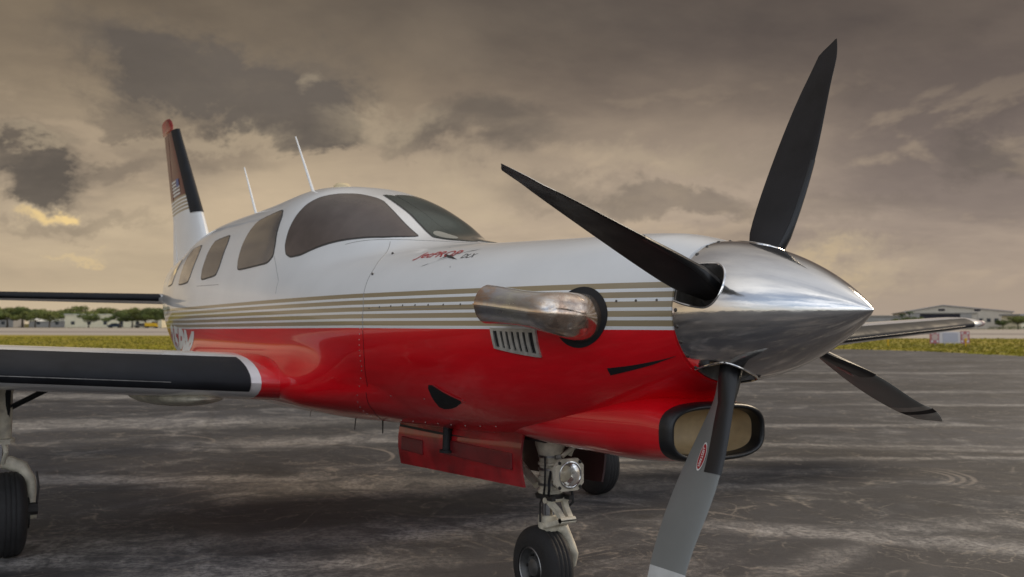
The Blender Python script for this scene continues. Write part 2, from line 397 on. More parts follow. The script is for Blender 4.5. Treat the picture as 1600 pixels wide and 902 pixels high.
# fuselage skin
xs = np.concatenate([[-.10, -.104], np.arange(-.115, -.19, -.015), [-.1895, -.1900], np.arange(-.205, -2.0, -.02), np.arange(-2.0, -8.33, -.03), [-8.35]])
NP = 176
ph = np.linspace(-math.pi, math.pi, NP, endpoint=False)
G = spt(xs[:, None], ph[None, :]).reshape(-1, 3)
fs = grid_faces(len(xs), NP, True)
V = G.tolist(); c0 = len(V); V.append([-.10, 0, 1.27]); V.append([-8.36, 0, 1.58])
fs += [(c0, (j+1) % NP, j) for j in range(NP)]
L0 = (len(xs)-1)*NP
fs += [(c0+1, L0+j, L0+(j+1) % NP) for j in range(NP)]
FUS = mesh_obj('fuselage', V, fs, MT['body'], PLANE, True, angle=R(38))

def chaikin(p, n=2, w=.22):
    for _ in range(n):
        q = []
        for i in range(len(p)):
            a, b = np.array(p[i]), np.array(p[(i+1) % len(p)]); q += [a*(1-w)+b*w, a*w+b*(1-w)]
        p = q
    return [tuple(q) for q in p]
def resample(p, step, closed=True):
    out = []; n = len(p)
    for i in range(n if closed else n-1):
        a, b = np.array(p[i], float), np.array(p[(i+1) % n], float); d = np.linalg.norm((b-a)*[1, .6]); k = max(1, int(math.ceil(d/step)))
        out += [tuple(a+(b-a)*t/k) for t in range(k)]
    if not closed: out.append(tuple(p[-1]))
    return out
def expand(p, d):
    """grow an (x, phi) outline by about d metres"""
    q = np.array(p)*[1, .6]; n = len(q); area = sum(q[i][0]*q[(i+1) % n][1]-q[(i+1) % n][0]*q[i][1] for i in range(n)); s = 1 if area > 0 else -1
    out = []
    for i in range(n):
        t = q[(i+1) % n]-q[i-1]; t /= np.linalg.norm(t)+1e-9; out.append(tuple((q[i]+s*d*np.array([t[1], -t[0]]))/[1, .6]))
    return out
def patch(name, outline, m, parent, off=.003, step=.03, skirt=.004, mirror=False, holes=()):
    """a thin skin panel that follows the fuselage, outline in (x, phi)"""
    out = resample(outline, step); P2 = [Vector((a, b*.6)) for a, b in out]; n = len(P2)
    edges = [(i, (i+1) % n) for i in range(n)]
    xs_ = [q[0] for q in P2]; ys_ = [q[1] for q in P2]
    import mathutils.geometry as mg
    P = list(P2)
    gx = np.arange(min(xs_), max(xs_), step); gy = np.arange(min(ys_), max(ys_), step)
    for a in gx:
        for b in gy:
            v = Vector((a, b)); ins = False
            for i in range(n):
                p, q = P2[i], P2[(i+1) % n]
                if (p.y > b) != (q.y > b) and a < (q.x-p.x)*(b-p.y)/(q.y-p.y)+p.x: ins = not ins
            if ins and min((v-p).length for p in P2) > step*.4: P.append(v)
    r = delaunay_2d_cdt(P, edges, [tuple(range(n))], 1, 1e-6)
    pv, pf = r[0], r[2]
    A = np.array([[q.x, q.y/.6] for q in pv])
    T = spt(A[:, 0], A[:, 1], off)
    O = np.array(out)
    ta = spt(O[:, 0], O[:, 1], off); tb = spt(O[:, 0], O[:, 1], off-skirt)
    V = T.tolist(); k = len(V); F = [tuple(f) for f in pf]
    V += ta.tolist()+tb.tolist(); F += [(k+i, k+(i+1) % n, k+n+(i+1) % n, k+n+i) for i in range(n)]
    if mirror: V = [(a, -b, c) for a, b, c in V]
    o = mesh_obj(name, V, F, m, parent, True, angle=R(40))
    return o
def ribbon(name, line, wd, m, parent, off=.0012, step=.03):
    pts = resample(line, step, False); A = np.array(pts); C_ = spt(A[:, 0], A[:, 1], off)
    N = spt(A[:, 0], A[:, 1], off+.01)-C_; V = []
    for i in range(len(pts)):
        T = C_[min(i+1, len(pts)-1)]-C_[max(i-1, 0)]; s = np.cross(T, N[i]); s /= np.linalg.norm(s); n_ = N[i]/np.linalg.norm(N[i])
        V += [C_[i]-s*wd/2-n_*.003, C_[i]-s*wd/2, C_[i]+s*wd/2, C_[i]+s*wd/2-n_*.003]
    return mesh_obj(name, V, grid_faces(len(pts), 4), m, parent, False)
def bil(c, u, v):
    a, b, d, e = [np.array(q) for q in c]    # lower-left, lower-right, upper-right, upper-left
    return a*(1-u)*(1-v)+b*u*(1-v)+d*u*v+e*(1-u)*v
def quad_patch(name, c, u0, u1, v0, v1, m, parent, off, skirt, n=4):
    o = [bil(c, u0, v0), bil(c, u1, v0), bil(c, u1, v1), bil(c, u0, v1)]
    return patch(name, [tuple(q) for q in o], m, parent, off, .02, skirt)

# windows, each a pane over its dark seal (outline in station x, angle phi up from the starboard side)
WINDOWS = {
 'cockpit_window': ([(-3.056,.504),(-3.09,.574),(-3.107,.702),(-3.109,.837),(-3.10,.949),(-3.063,1.053),(-2.98,1.16),(-2.88,1.27),(-2.76,1.33),(-2.68,1.345),(-2.40,1.246),(-2.112,1.146),(-2.18,1.05),(-2.282,.927),(-2.433,.804),(-2.589,.70),(-2.739,.60),(-2.884,.506),(-2.989,.478)], 'glass'),
 'cabin_window': ([(-3.855,.372),(-3.919,.487),(-3.94,.636),(-3.94,.775),(-3.905,.872),(-3.43,.908),(-3.318,.807),(-3.236,.569),(-3.228,.475),(-3.294,.412)], 'glass2'),
}
def window(name, outl, g, mirror=False, round_=1):
    o = chaikin(chaikin(outl, 1, .12), round_)
    w_ = patch(name, o, MT[g], PLANE, .0035, .03, .005, mirror)
    patch('window_seal', expand(o, .009), MT['seal'], w_, .0018, .03, .003, mirror)
    return w_
window('cockpit_window', *WINDOWS['cockpit_window'])
window('cabin_window', *WINDOWS['cabin_window'], round_=1)
window('cabin_window', [(-4.70,.307),(-4.77,.435),(-4.80,.614),(-4.80,.755),(-4.445,.790),(-4.365,.687),(-4.328,.426),(-4.343,.343)], 'glass2', round_=1)
window('cabin_window', [(-5.50,.272),(-5.57,.43),(-5.63,.663),(-5.57,.755),(-5.20,.755),(-5.12,.644),(-5.095,.369),(-5.112,.292)], 'glass2', round_=1)
window('cabin_window', [(-6.30,.272),(-6.34,.43),(-6.36,.60),(-6.28,.68),(-5.98,.68),(-5.93,.56),(-5.90,.369),(-5.91,.292)], 'glass2', round_=1)
WS = [(-2.83,1.47),(-2.82,1.565),(-2.5,1.567),(-2.2,1.567),(-1.86,1.567),(-1.80,1.50),(-1.80,1.40),(-1.90,1.285),(-2.03,1.238),(-2.115,1.289),(-2.24,1.353),(-2.395,1.404),(-2.6,1.435)]
window('windshield', WS, 'wglass'); window('windshield', [(-2.92,1.25),(-2.84,1.569),(-2.5,1.571),(-2.2,1.571),(-1.86,1.571),(-1.80,1.50),(-1.80,1.36),(-1.92,1.14),(-2.06,1.02),(-2.3,.96),(-2.6,1.02),(-2.8,1.12)], 'wglass', True)
patch('windshield_patch', chaikin([(-2.10,1.30),(-2.16,1.40),(-2.14,1.47),(-2.02,1.50),(-1.94,1.44),(-1.91,1.36),(-1.97,1.285)], 2), MT['palepatch'], PLANE, .0040, .03, .002)  # pale patch laid just over the windshield pane

# seams, screws
def screws(name, pts, rad, m, parent, h=.002, off=0.0):
    A = np.array(pts); P = spt(A[:, 0], A[:, 1], off); Q = spt(A[:, 0], A[:, 1], off+.01); mb = MB()
    for a, b in zip(P, Q): mb.lathe(a, Vector(b-a), [(-.002, rad), (h*.5, rad), (h, rad*.6), (h*.8, .0001)], 8)
    return setp(mb.build(name, m, parent), kind='stuff')
def lin(a, b, n): return [tuple(np.array(a)+(np.array(b)-np.array(a))*i/(n-1)) for i in range(n)]
ribbon('panel_seam', [(-2.212,.906),(-1.978,.464),(-1.897,.235),(-1.853,.106),(-1.847,-.0)], .003, MT['seam'], PLANE)
ribbon('panel_seam', [(-1.847,-.07),(-1.850,-.16),(-1.874,-.291),(-1.96,-.52),(-2.1,-.8),(-2.35,-1.1),(-2.5,-1.5)], .003, MT['redseam'], PLANE)
ribbon('panel_seam', [(-1.845,-.005),(-1.847,-.065)], .003, MT['seam'], PLANE)
ribbon('panel_seam', [(-1.85,.082),(-1.4,.125),(-1.05,.142),(-.60,.148)], .0014, MT['seam'], PLANE)
ribbon('panel_seam', [(-1.62,1.45),(-1.80,1.25),(-2.12,1.03),(-2.3,.87),(-2.5,.70)], .0025, MT['seam'], PLANE)
ribbon('panel_seam', [(-3.21,.47),(-3.1,.33),(-3.01,.235),(-2.98,.12)], .0025, MT['seam'], PLANE)
ribbon('panel_seam', [(-4.78,.235),(-4.2,.235)], .0025, MT['seam'], PLANE)
screws('cowling_screws', [(-1.795,.10),(-1.70,.116),(-1.60,.131),(-1.50,.142),(-1.40,.150),(-1.30,.157),(-1.19,.164),(-1.075,.171),(-.96,.172),(-.85,.17),(-.29,.156),(-.22,.158),(-.15,.163)], .0046, MT['screw'], PLANE)
screws('firewall_screws', lin((-1.875,-.06), (-1.93,-.36), 8)+lin((-1.95,-.40), (-2.3,-.95), 9)+lin((-1.80,-.62), (-1.2,-.62), 3)+[(-1.853,.03),(-1.853,-.01)], .0035, MT['brightscrew'], PLANE)
screws('belly_screws', lin((-2.3,-1.02), (-1.2,-1.0), 10), .0032, MT['brightscrew'], PLANE)
for q in ((-1.931,.397), (-2.037,.719)):
    mb = MB(); a = spt(q[0], q[1]); b = spt(q[0], q[1], .01); mb.lathe(a, Vector(b-a), [(-.003, .007), (.006, .006), (.009, .003), (.009, .0001)], 10); mb.build('latch_button', MT['screw'], PLANE)

# exhaust: black disc painting the hole's shaded inside, and the heat-stained stack swept aft
hc = (-.432, .022)
patch('exhaust_opening_dark', [(hc[0]+.112*math.cos(a), hc[1]+.285*math.sin(a)) for a in np.linspace(0, 2*math.pi, 40, endpoint=False)], MT['black'], PLANE, .003, .02, .003)
path = [(-.44,-.32,1.250),(-.42,-.385,1.254),(-.408,-.430,1.258),(-.408,-.465,1.263),(-.42,-.492,1.268),(-.46,-.508,1.273),(-.51,-.517,1.279),(-.58,-.526,1.286),(-.65,-.535,1.293),(-.72,-.543,1.300),(-.782,-.55,1.304)]
rad = [.084,.084,.082,.079,.074,.069,.066,.065,.067,.070,.0725]
def sweep(path, rad, seg, sq, ridge=0.0):
    P = [Vector(p) for p in path]; V = []; n = len(P)
    for i, p in enumerate(P):
        T = (P[min(i+1, n-1)]-P[max(i-1, 0)]).normalized(); Bv = Vector((0,0,1)); Bv = (Bv-T*Bv.dot(T)).normalized(); S = T.cross(Bv)   # S sideways
        for k in range(seg):
            a = 2*math.pi*k/seg; ca, sa = math.cos(a), math.sin(a)
            rr = rad[i]*(1+ridge*max(0, min(1, i/6))*math.exp(-((abs(sa)-1)/.03)**2))
            V.append(p + S*(sa*rr*sq[i]) + Bv*(ca*rr))
    return V
# densify the path
pp = np.array(path); ii = np.linspace(0, len(path)-1, 41); fine = np.stack([np.interp(ii, range(len(path)), pp[:, k]) for k in range(3)], 1)
for _ in range(6): fine[1:-1] = (fine[:-2]+2*fine[1:-1]+fine[2:])/4
fr = np.interp(ii, range(len(path)), rad); sq = np.interp(ii, [0, 4, 7, 10], [1, .95, .86, .90])
seg = 48; Vo = sweep(fine, fr, seg, sq, .035); Vi = sweep(fine[::-1], fr[::-1]-.004, seg, sq[::-1], 0)
F = grid_faces(41, seg, True) + [tuple(q+41*seg for q in f) for f in grid_faces(41, seg, True)]
# Vi uses reversed tangent, so its ring runs the other way; bridge by nearest index
a0, b0 = 40*seg, 41*seg
for k in range(seg):
    k2 = (seg-k) % seg; k3 = (seg-k-1) % seg
    F.append((a0+k, a0+(k+1) % seg, b0+k3, b0+k2))
EX = mesh_obj('exhaust_stack', Vo+Vi, F, MT['exhaust'], PLANE, True, angle=R(40))
mb = MB(); mb.tube([Vector(p)+Vector((0,-fr[i]*sq[i]*1.015,0)) for i, p in list(enumerate(fine))[20:]], .0028, 6); mb.build('weld_bead', MT['exhaust'], EX)

# louvred vent under the exhaust
LV = [(-.855,-.175),(-.622,-.29),(-.632,-.045),(-.872,-.012)]
vent = empty('louvre_vent', (0, 0, 0), PLANE)
quad_patch('vent_dark_backing', LV, .03, .97, .05, .95, MT['black'], vent, .003, .002)  # black backing paints the darkness between the slats
for (a, b, c, d) in ((0,1,0,.13),(0,1,.87,1),(0,.06,.13,.87),(.94,1,.13,.87)): quad_patch('vent_frame', LV, a, b, c, d, MT['louver'], vent, .010, .010)
for k in range(6):
    u = .06+.88*(k+1)/7; quad_patch('louvre_slat', LV, u-.036, u+.036, .12, .88, MT['louver'], vent, .0095, .006)

# flush scoop and slot: black patches painting their shaded insides on the lower cowl
def scoop(name, outl):
    s = patch(name, outl, MT['black'], PLANE, .0022, .02, .002)
    return s
sc1 = scoop('cooling_scoop_dark', chaikin([(-1.395,-.475),(-1.345,-.478),(-1.29,-.545),(-1.20,-.63),(-1.32,-.715),(-1.43,-.73),(-1.425,-.62)], 1))
sc2 = scoop('cooling_slot_dark', [(-.362,-.512),(-.28,-.545),(-.154,-.592),(-.118,-.598),(-.20,-.612),(-.363,-.592)])
ribbon('scoop_lip', [(-1.345,-.470),(-1.29,-.535),(-1.19,-.63)], .005, MT['dirtyred'], sc1, .006)

# the chin fairing: a long red pod running aft from the inlet and fading into the belly
px_ = np.concatenate([[-.188, -.192], np.arange(-.21, -1.70, -.03), [-1.70]]); V = []
for x_ in px_:
    zt_, zb_, w_ = float(interp(x_, S_TOP)), float(interp(x_, S_BOT)), float(interp(x_, S_W)); n_ = float(np.interp(-x_, [.18, .5, 1.7], [3.0, 2.5, 2.0]))
    for k in range(72):
        t = 2*math.pi*k/72; c, s_ = math.cos(t), math.sin(t); r_ = (abs(c)**n_+abs(s_)**n_)**(-1/n_); V.append((x_, w_*c*r_, (zt_+zb_)/2+(zt_-zb_)/2*s_*r_))
mesh_obj('intake_fairing', V, grid_faces(len(px_), 72, True)+[tuple((len(px_)-1)*72+k for k in range(72))], MT['red'], PLANE, True, angle=R(50))
# chin inlet: black rubber lip around a tan duct
def oval(a, b, n=64, p=3.2):
    out = []
    for k in range(n):
        t = 2*math.pi*k/n; c, s = math.cos(t), math.sin(t); r = (abs(c)**p+abs(s)**p)**(-1/p); out.append((a*c*r, b*s*r))
    return out
IC = Vector((0, 0, .858)); prof = [(-.19,.226,.103),(-.165,.225,.102),(-.148,.222,.099),(-.137,.216,.094),(-.134,.209,.088),(-.138,.203,.083),(-.15,.200,.079),(-.186,.198,.077)]
V = []
for x_, a, b in prof: V += [(x_, p_[0], IC.z+p_[1]) for p_ in oval(a, b)]
LIP = mesh_obj('intake_lip', V, grid_faces(len(prof), 64, True), MT['boot'], PLANE, True)
V = []
for x_, a, b, dz in ((-.1845,.1975,.0765,0),(-.205,.192,.072,0),(-.235,.182,.066,-.002),(-.265,.170,.058,-.004),(-.285,.14,.044,-.006),(-.292,.05,.016,-.007)): V += [(x_, p_[0], IC.z+dz+p_[1]) for p_ in oval(a, b)]
mesh_obj('intake_duct', V, grid_faces(6, 64, True)+[tuple(range(320, 384))], MT['tan'], LIP, True)

# spinner with blade cut-outs
def rsp(x):
    t = (x+.10)/.6115; t = min(max(t, 0), 1)
    return .243*max(0, (1-t**1.72))**.86 if t > 0 else .243
NX, NA = 60, 96
sx = [-.098+.6095*(i/NX)**.92 for i in range(NX+1)]
sv = []
for s_, off in ((1, 0), (-1, -.004)):
    rng_ = sx if s_ == 1 else sx[::-1]
    for x_ in rng_:
        r_ = max(rsp(x_)+off, .0008)
        xx = min(x_, .508) if off else x_
        sv += [(xx, r_*math.sin(2*math.pi*k/NA), HUB.z+r_*math.cos(2*math.pi*k/NA)) for k in range(NA)]
nr = 2*(NX+1)
sf = grid_faces(nr, NA, True)+[((nr-1)*NA+k, (nr-1)*NA+(k+1) % NA, (k+1) % NA, k) for k in range(NA)]
SPN = mesh_obj('spinner', sv, sf, MT['spinner'], PLANE, True)
def brad(a): return Vector((0, -math.sin(a), math.cos(a)))
def btan(a): return Vector((0, -math.cos(a), -math.sin(a)))
def cut_outline():
    # (x, t) around the blade shank: round in front, running aft to the spinner's rear edge
    pts = []
    for k in range(25):
        a = -math.pi/2+math.pi*k/24; pts.append((.028+.066*math.cos(a), .078*math.sin(a)))
    for k in range(1, 13):
        u = k/12; pts.append((.028-.160*u, .078-.030*u*u*(1 if u < 1 else 1)))
    for k in range(12, 0, -1):
        u = k/12; pts.append((.028-.160*u, -(.078-.030*u*u)))
    return pts
CUT = cut_outline(); n = len(CUT)
cutters = []
for b in range(4):
    a = TH0+b*math.pi/2; rv, tv = brad(a), btan(a); V = []
    for h in (.10, .32): V += [HUB+rv*h+tv*t+Vector((x_, 0, 0)) for x_, t in CUT]
    F = [(i, (i+1) % n, n+(i+1) % n, n+i) for i in range(n)]+[tuple(range(n))[::-1], tuple(range(n, 2*n))]
    cutters.append((V, F))
V = []; F = []
for v_, f_ in cutters: k = len(V); V += v_; F += [tuple(i+k for i in q) for q in f_]
CO = mesh_obj('cutter', V, F, MT['black'], None, False)
bo = SPN.modifiers.new('cut', 'BOOLEAN'); bo.operation = 'DIFFERENCE'; bo.solver = 'EXACT'; bo.object = CO
bpy.context.view_layer.update()
dg = bpy.context.evaluated_depsgraph_get()
me = bpy.data.meshes.new_from_object(SPN.evaluated_get(dg)); SPN.modifiers.clear(); SPN.data = me
bm = bmesh.new(); bm.from_mesh(me)
for f in bm.faces: f.smooth = True
for e in bm.edges:
    if len(e.link_faces) == 2 and e.calc_face_angle(0) > R(30): e.smooth = False
bm.to_mesh(me); bm.free()
bpy.data.objects.remove(CO, do_unlink=True)
for b in range(4):
    a = TH0+b*math.pi/2; rv, tv = brad(a), btan(a); mb = MB(); P = []
    for x_, t in [c for c in CUT if c[0] > -.096]:
        r_ = rsp(x_); P.append((x_, t, HUB+rv*math.sqrt(max(r_*r_-t*t, 0))+tv*t+Vector((x_, 0, 0))))
    # start at the rear edge on one side, run round the front
    P = [p for p in P if p[1] <= 0 and p[0] < .027][::1] + [p for p in P if not (p[1] <= 0 and p[0] < .027)]
    P = [p[2] for p in P]
    mb.tube(P, .0042, 8); mb.build('cutout_rim', MT['spinner'], SPN)
mb = MB(); mb.lathe(HUB, (1,0,0), [(-.098,.001),(-.098,.238),(-.090,.238),(-.090,.001)], 64); mb.build('backplate', MT['steel'], SPN)
mb = MB(); mb.lathe(HUB, (1,0,0), [(-.112,.001),(-.112,.239),(-.098,.239),(-.098,.001)], 64); mb.build('spinner_gap', MT['black'], SPN)
mb = MB(); mb.lathe(HUB, (1,0,0), [(-.088,.001),(-.088,.10),(-.05,.12),(.05,.12),(.09,.08),(.18,.06),(.18,.001)], 24)
for b in range(4):
    a = TH0+b*math.pi/2; mb.lathe(HUB, brad(a), [(.05,.06),(.13,.06),(.135,.052),(.17,.050),(.17,.001)], 20)
mb.build('propeller_hub', MT['darksteel'], SPN)
mb = MB()
for k in range(28):
    a = TH0+R(9)+2*math.pi*k/28
    d = min(abs(((a-TH0) % (math.pi/2))), abs(((a-TH0) % (math.pi/2))-math.pi/2))
    if d < .24: continue
    rv = brad(a); mb.lathe(HUB+rv*.2405+Vector((-.082,0,0)), rv, [(0,.0072),(.003,.0072),(.0055,.0045),(.0045,.0001)], 8)
setp(mb.build('spinner_screws', MT['screw'], SPN), kind='stuff')

# blades: leading and trailing edge lines as (x, t) polynomials of radius, t = direction of rotation
KB = [0.0992,-0.0198,-0.0726,0.0309,0.0528, 0.0004,0.0117,-0.0317,0.0108,0.0354, -0.0918,-0.0132,0.0345,0.0149,0.0059, 0.0052,-0.0387,0.0131,0.0104,-0.0068]
def bedge(r):
    u = (min(max(r, .22), .93)-.6)/.4; p = [u**k for k in range(5)]
    o = [sum(KB[j*5+k]*p[k] for k in range(5)) for j in range(4)]
    L, T = np.array(o[:2]), np.array(o[2:])
    if r > .93: L = L+np.array([-.043, -.009])*((r-.93)/.135)**1.6
    if r > .93: T = T+np.array([.28, .05])*(r-.93)
    if r > 1.02: T = T+(L-T)*min(1, ((r-1.02)/.040)**1.15)*.88
    if r < .30:
        s = max(0, (r-.10)/.20); s = s*s*(3-2*s); m_ = (L+T)/2; d = (L-T)/2; h = np.linalg.norm(d)
        k = (.036+(h-.036)*s)/h; m_ = m_*s; L, T = m_+d*k, m_-d*k
    return L, T
def bsec(r, n=15, grow=0.0, u1=1.0, up_=None):
    """closed section at radius r: list of (x, t); first n pressure side (LE->TE), then back on the suction side"""
    L, T = bedge(r); ch = T-L; c = np.linalg.norm(ch); e = ch/c; nrm = np.array([-e[1], e[0]])    # which side is +rotation?
    if nrm[1] < 0: nrm = -nrm
    tc_ = np.interp(r, [.10,.2,.32,.5,.8,1.05], [1.0,.75,.22,.11,.065,.045]); rd = np.interp(r, [.10,.34], [1, 0])
    out = []
    def half(u, s):
        af = 5*(.2969*math.sqrt(u)-.126*u-.3516*u*u+.2843*u**3-.1015*u**4)*2*.5
        el_ = math.sqrt(max(0, u*(1-u)))
        th = tc_*c*(af*(1-rd)+el_*rd)
        camb = -.018*c*(1-rd)*4*u*(1-u)
        return L+ch*u+nrm*(camb+s*(th*(.8 if s > 0 else 1.1)*(1-.0*rd))+s*grow)
    us = [(.5-.5*math.cos(math.pi*k/(n-1)))*u1 for k in range(n)]
    for u in us: out.append(half(u*(up_ or 1), 1))
    for u in us[::-1][(1 if u1 == 1 else 0):-1]: out.append(half(u, -1))
    if grow: out[0] = out[0]-e*grow
    return out
RS = [.10,.14,.18,.21,.24,.28,.33,.38,.44,.5,.56,.62,.68,.74,.80,.86,.885,.93,.965,.985,1.0,1.015,1.03,1.045,1.054,1.060]
def blade(b):
    a = TH0+b*math.pi/2; rv, tv = brad(a), btan(a); V = []; nn_ = None
    for r in RS:
        s = bsec(r); nn_ = len(s)
        V += [HUB+rv*r+tv*q[1]+Vector((q[0], 0, 0)) for q in s]
    F = []; FM = []
    for i in range(len(RS)-1):
        rm = (RS[i]+RS[i+1])/2
        for j in range(nn_):
            F.append((i*nn_+j, i*nn_+(j+1) % nn_, (i+1)*nn_+(j+1) % nn_, (i+1)*nn_+j))
            press = j < 14
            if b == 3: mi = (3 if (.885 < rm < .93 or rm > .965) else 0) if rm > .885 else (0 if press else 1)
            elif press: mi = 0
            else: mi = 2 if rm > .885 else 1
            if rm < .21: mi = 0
            FM.append(mi)
    F += [tuple(range(nn_))[::-1], tuple((len(RS)-1)*nn_+j for j in range(nn_))]; FM += [0, 0]
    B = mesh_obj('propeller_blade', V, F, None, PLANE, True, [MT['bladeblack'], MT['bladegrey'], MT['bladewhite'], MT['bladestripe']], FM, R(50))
    V = []; rr = [.175,.20,.24,.28,.33,.38,.44,.5,.545,.56]
    for r in rr:
        u1 = float(np.interp(r, [.17,.30,.56], [.55,.42,.33])); s = bsec(r, 10, .0018, u1, .22); k = len(s); V += [HUB+rv*r+tv*q[1]+Vector((q[0], 0, 0)) for q in s]
    F = grid_faces(len(rr), k, True)+[tuple(range(k))[::-1], tuple((len(rr)-1)*k+j for j in range(k))]
    mesh_obj('blade_deice_boot', V, F, MT['boot'], B, True, angle=R(35))
    return B, a, rv, tv
BL = [blade(b) for b in range(4)]
def text_mesh(s, shear=0.0, off=0.0, size=1.0, fine_=False):
    cu = bpy.data.curves.new('t', 'FONT'); cu.body = s; cu.shear = shear; cu.offset = off; cu.size = size; cu.resolution_u = 3
    o = bpy.data.objects.new('t', cu); COL.objects.link(o); bpy.context.view_layer.update()
    me = bpy.data.meshes.new_from_object(o.evaluated_get(bpy.context.evaluated_depsgraph_get()))
    V = np.array([v.co[:2] for v in me.vertices]); F = [tuple(p.vertices) for p in me.polygons]
    bm = bmesh.new(); bm.from_mesh(me); bmesh.ops.triangulate(bm, faces=bm.faces)
    for _ in range(5 if fine_ else 0):
        lg = [e for e in bm.edges if e.calc_length() > .13]
        if not lg: break
        bmesh.ops.subdivide_edges(bm, edges=lg, cuts=1); bmesh.ops.triangulate(bm, faces=bm.faces)
    bm.to_mesh(me); bm.free(); V = np.array([v.co[:2] for v in me.vertices]); F = [tuple(p.vertices) for p in me.polygons]
    bpy.data.objects.remove(o, do_unlink=True); V -= V.min(0); w_ = V.max(0); return V/w_, F, w_
for b in range(4):
    B, a, rv, tv = BL[b]
    # oval maker's decal on the grey face at radius .50
    rc, hr, hw = .512, .048, .019
    def onface(u, v):      # u across chord 0..1, v along radius metres
        r = rc+v; L, T = bedge(r); s = bsec(r, 15); su = s[::-1][:14]     # suction points from LE side
        q = np.array([s[0]]+su); uu = (.5-.5*np.cos(np.pi*np.arange(15)/14)); x_ = np.interp(u, uu, q[:, 0]); t_ = np.interp(u, uu, q[:, 1])
        return HUB+rv*r+tv*(t_-.0016)+Vector((x_, 0, 0))
    def disc(name, k, m, lift, parent):
        V = [onface(.50, 0)-tv*lift]; N = 32
        for i in range(N):
            t = 2*math.pi*i/N; V.append(onface(.50+hw*k*math.cos(t)/.19, hr*k*math.sin(t))-tv*lift)
        return mesh_obj(name, V, [(0, 1+i, 1+(i+1) % N) for i in range(N)], m, parent, True)
    dcl = disc('maker_decal', 1, MT['letterwhite'], 0, B)
    disc('decal_field', .88, MT['letterred'], .0006, B)
    tv_, tf_, _ = text_mesh('HARTZELL', 0, .02)
    V = [onface(.50+(q[1]-.5)*.013*(-1)/.19*1.0, (q[0]-.5)*-.066)-tv*.0012 for q in tv_]
    mesh_obj('decal_lettering', V, tf_, MT['letterwhite'], B, False)

# lettering on the nose
def decal(name, s, corners, m, parent, shear=0.0, off=.0, lift=.0012, sub=None):
    V, F, _ = text_mesh(s, shear, off, 1.0, True); A = np.array([bil(corners, u, v) for u, v in V]); P = spt(A[:, 0], A[:, 1], lift)
    return mesh_obj(name, P, F, m, parent, False)
decal('type_lettering', 'JetPROP', [(-1.715,.595),(-1.35,.645),(-1.425,.83),(-1.755,.765)], MT['letterred'], PLANE, .22, .012)
decal('type_lettering', 'DLX', [(-1.322,.648),(-1.227,.665),(-1.242,.745),(-1.345,.730)], MT['letterblack'], PLANE, .25, .0)
def flat_poly(name, pts, m, parent, lift):
    A = np.array(pts); P = spt(A[:, 0], A[:, 1], lift); n = len(pts); c = P.mean(0)
    return mesh_obj(name, list(P)+[c], [(i, (i+1) % n, n) for i in range(n)], m, parent, False)
flat_poly('compass_star', [(-1.300,.505),(-1.385,.66),(-1.66,.95),(-1.455,.68)], MT['letterblack'], PLANE, .0016)
flat_poly('compass_star', [(-1.56,.505),(-1.44,.655),(-1.30,.86),(-1.47,.680)], MT['letterblack'], PLANE, .0018)
flat_poly('compass_star', [(-1.53,.735),(-1.43,.69),(-1.33,.625),(-1.43,.655)], MT['letterblack'], PLANE, .0020)

# registration, white italic block capitals on the red flank
decal('registration_lettering', '5PM', [(-5.95,-.68),(-4.98,-.68),(-4.82,-.262),(-5.72,-.262)], MT['letterwhite'], PLANE, .12, .045, .0015)
decal('registration_lettering', '2', [(-6.2,-.68),(-5.92,-.68),(-5.72,-.268),(-5.98,-.28)], MT['letterwhite'], PLANE, .12, .06, .0015)

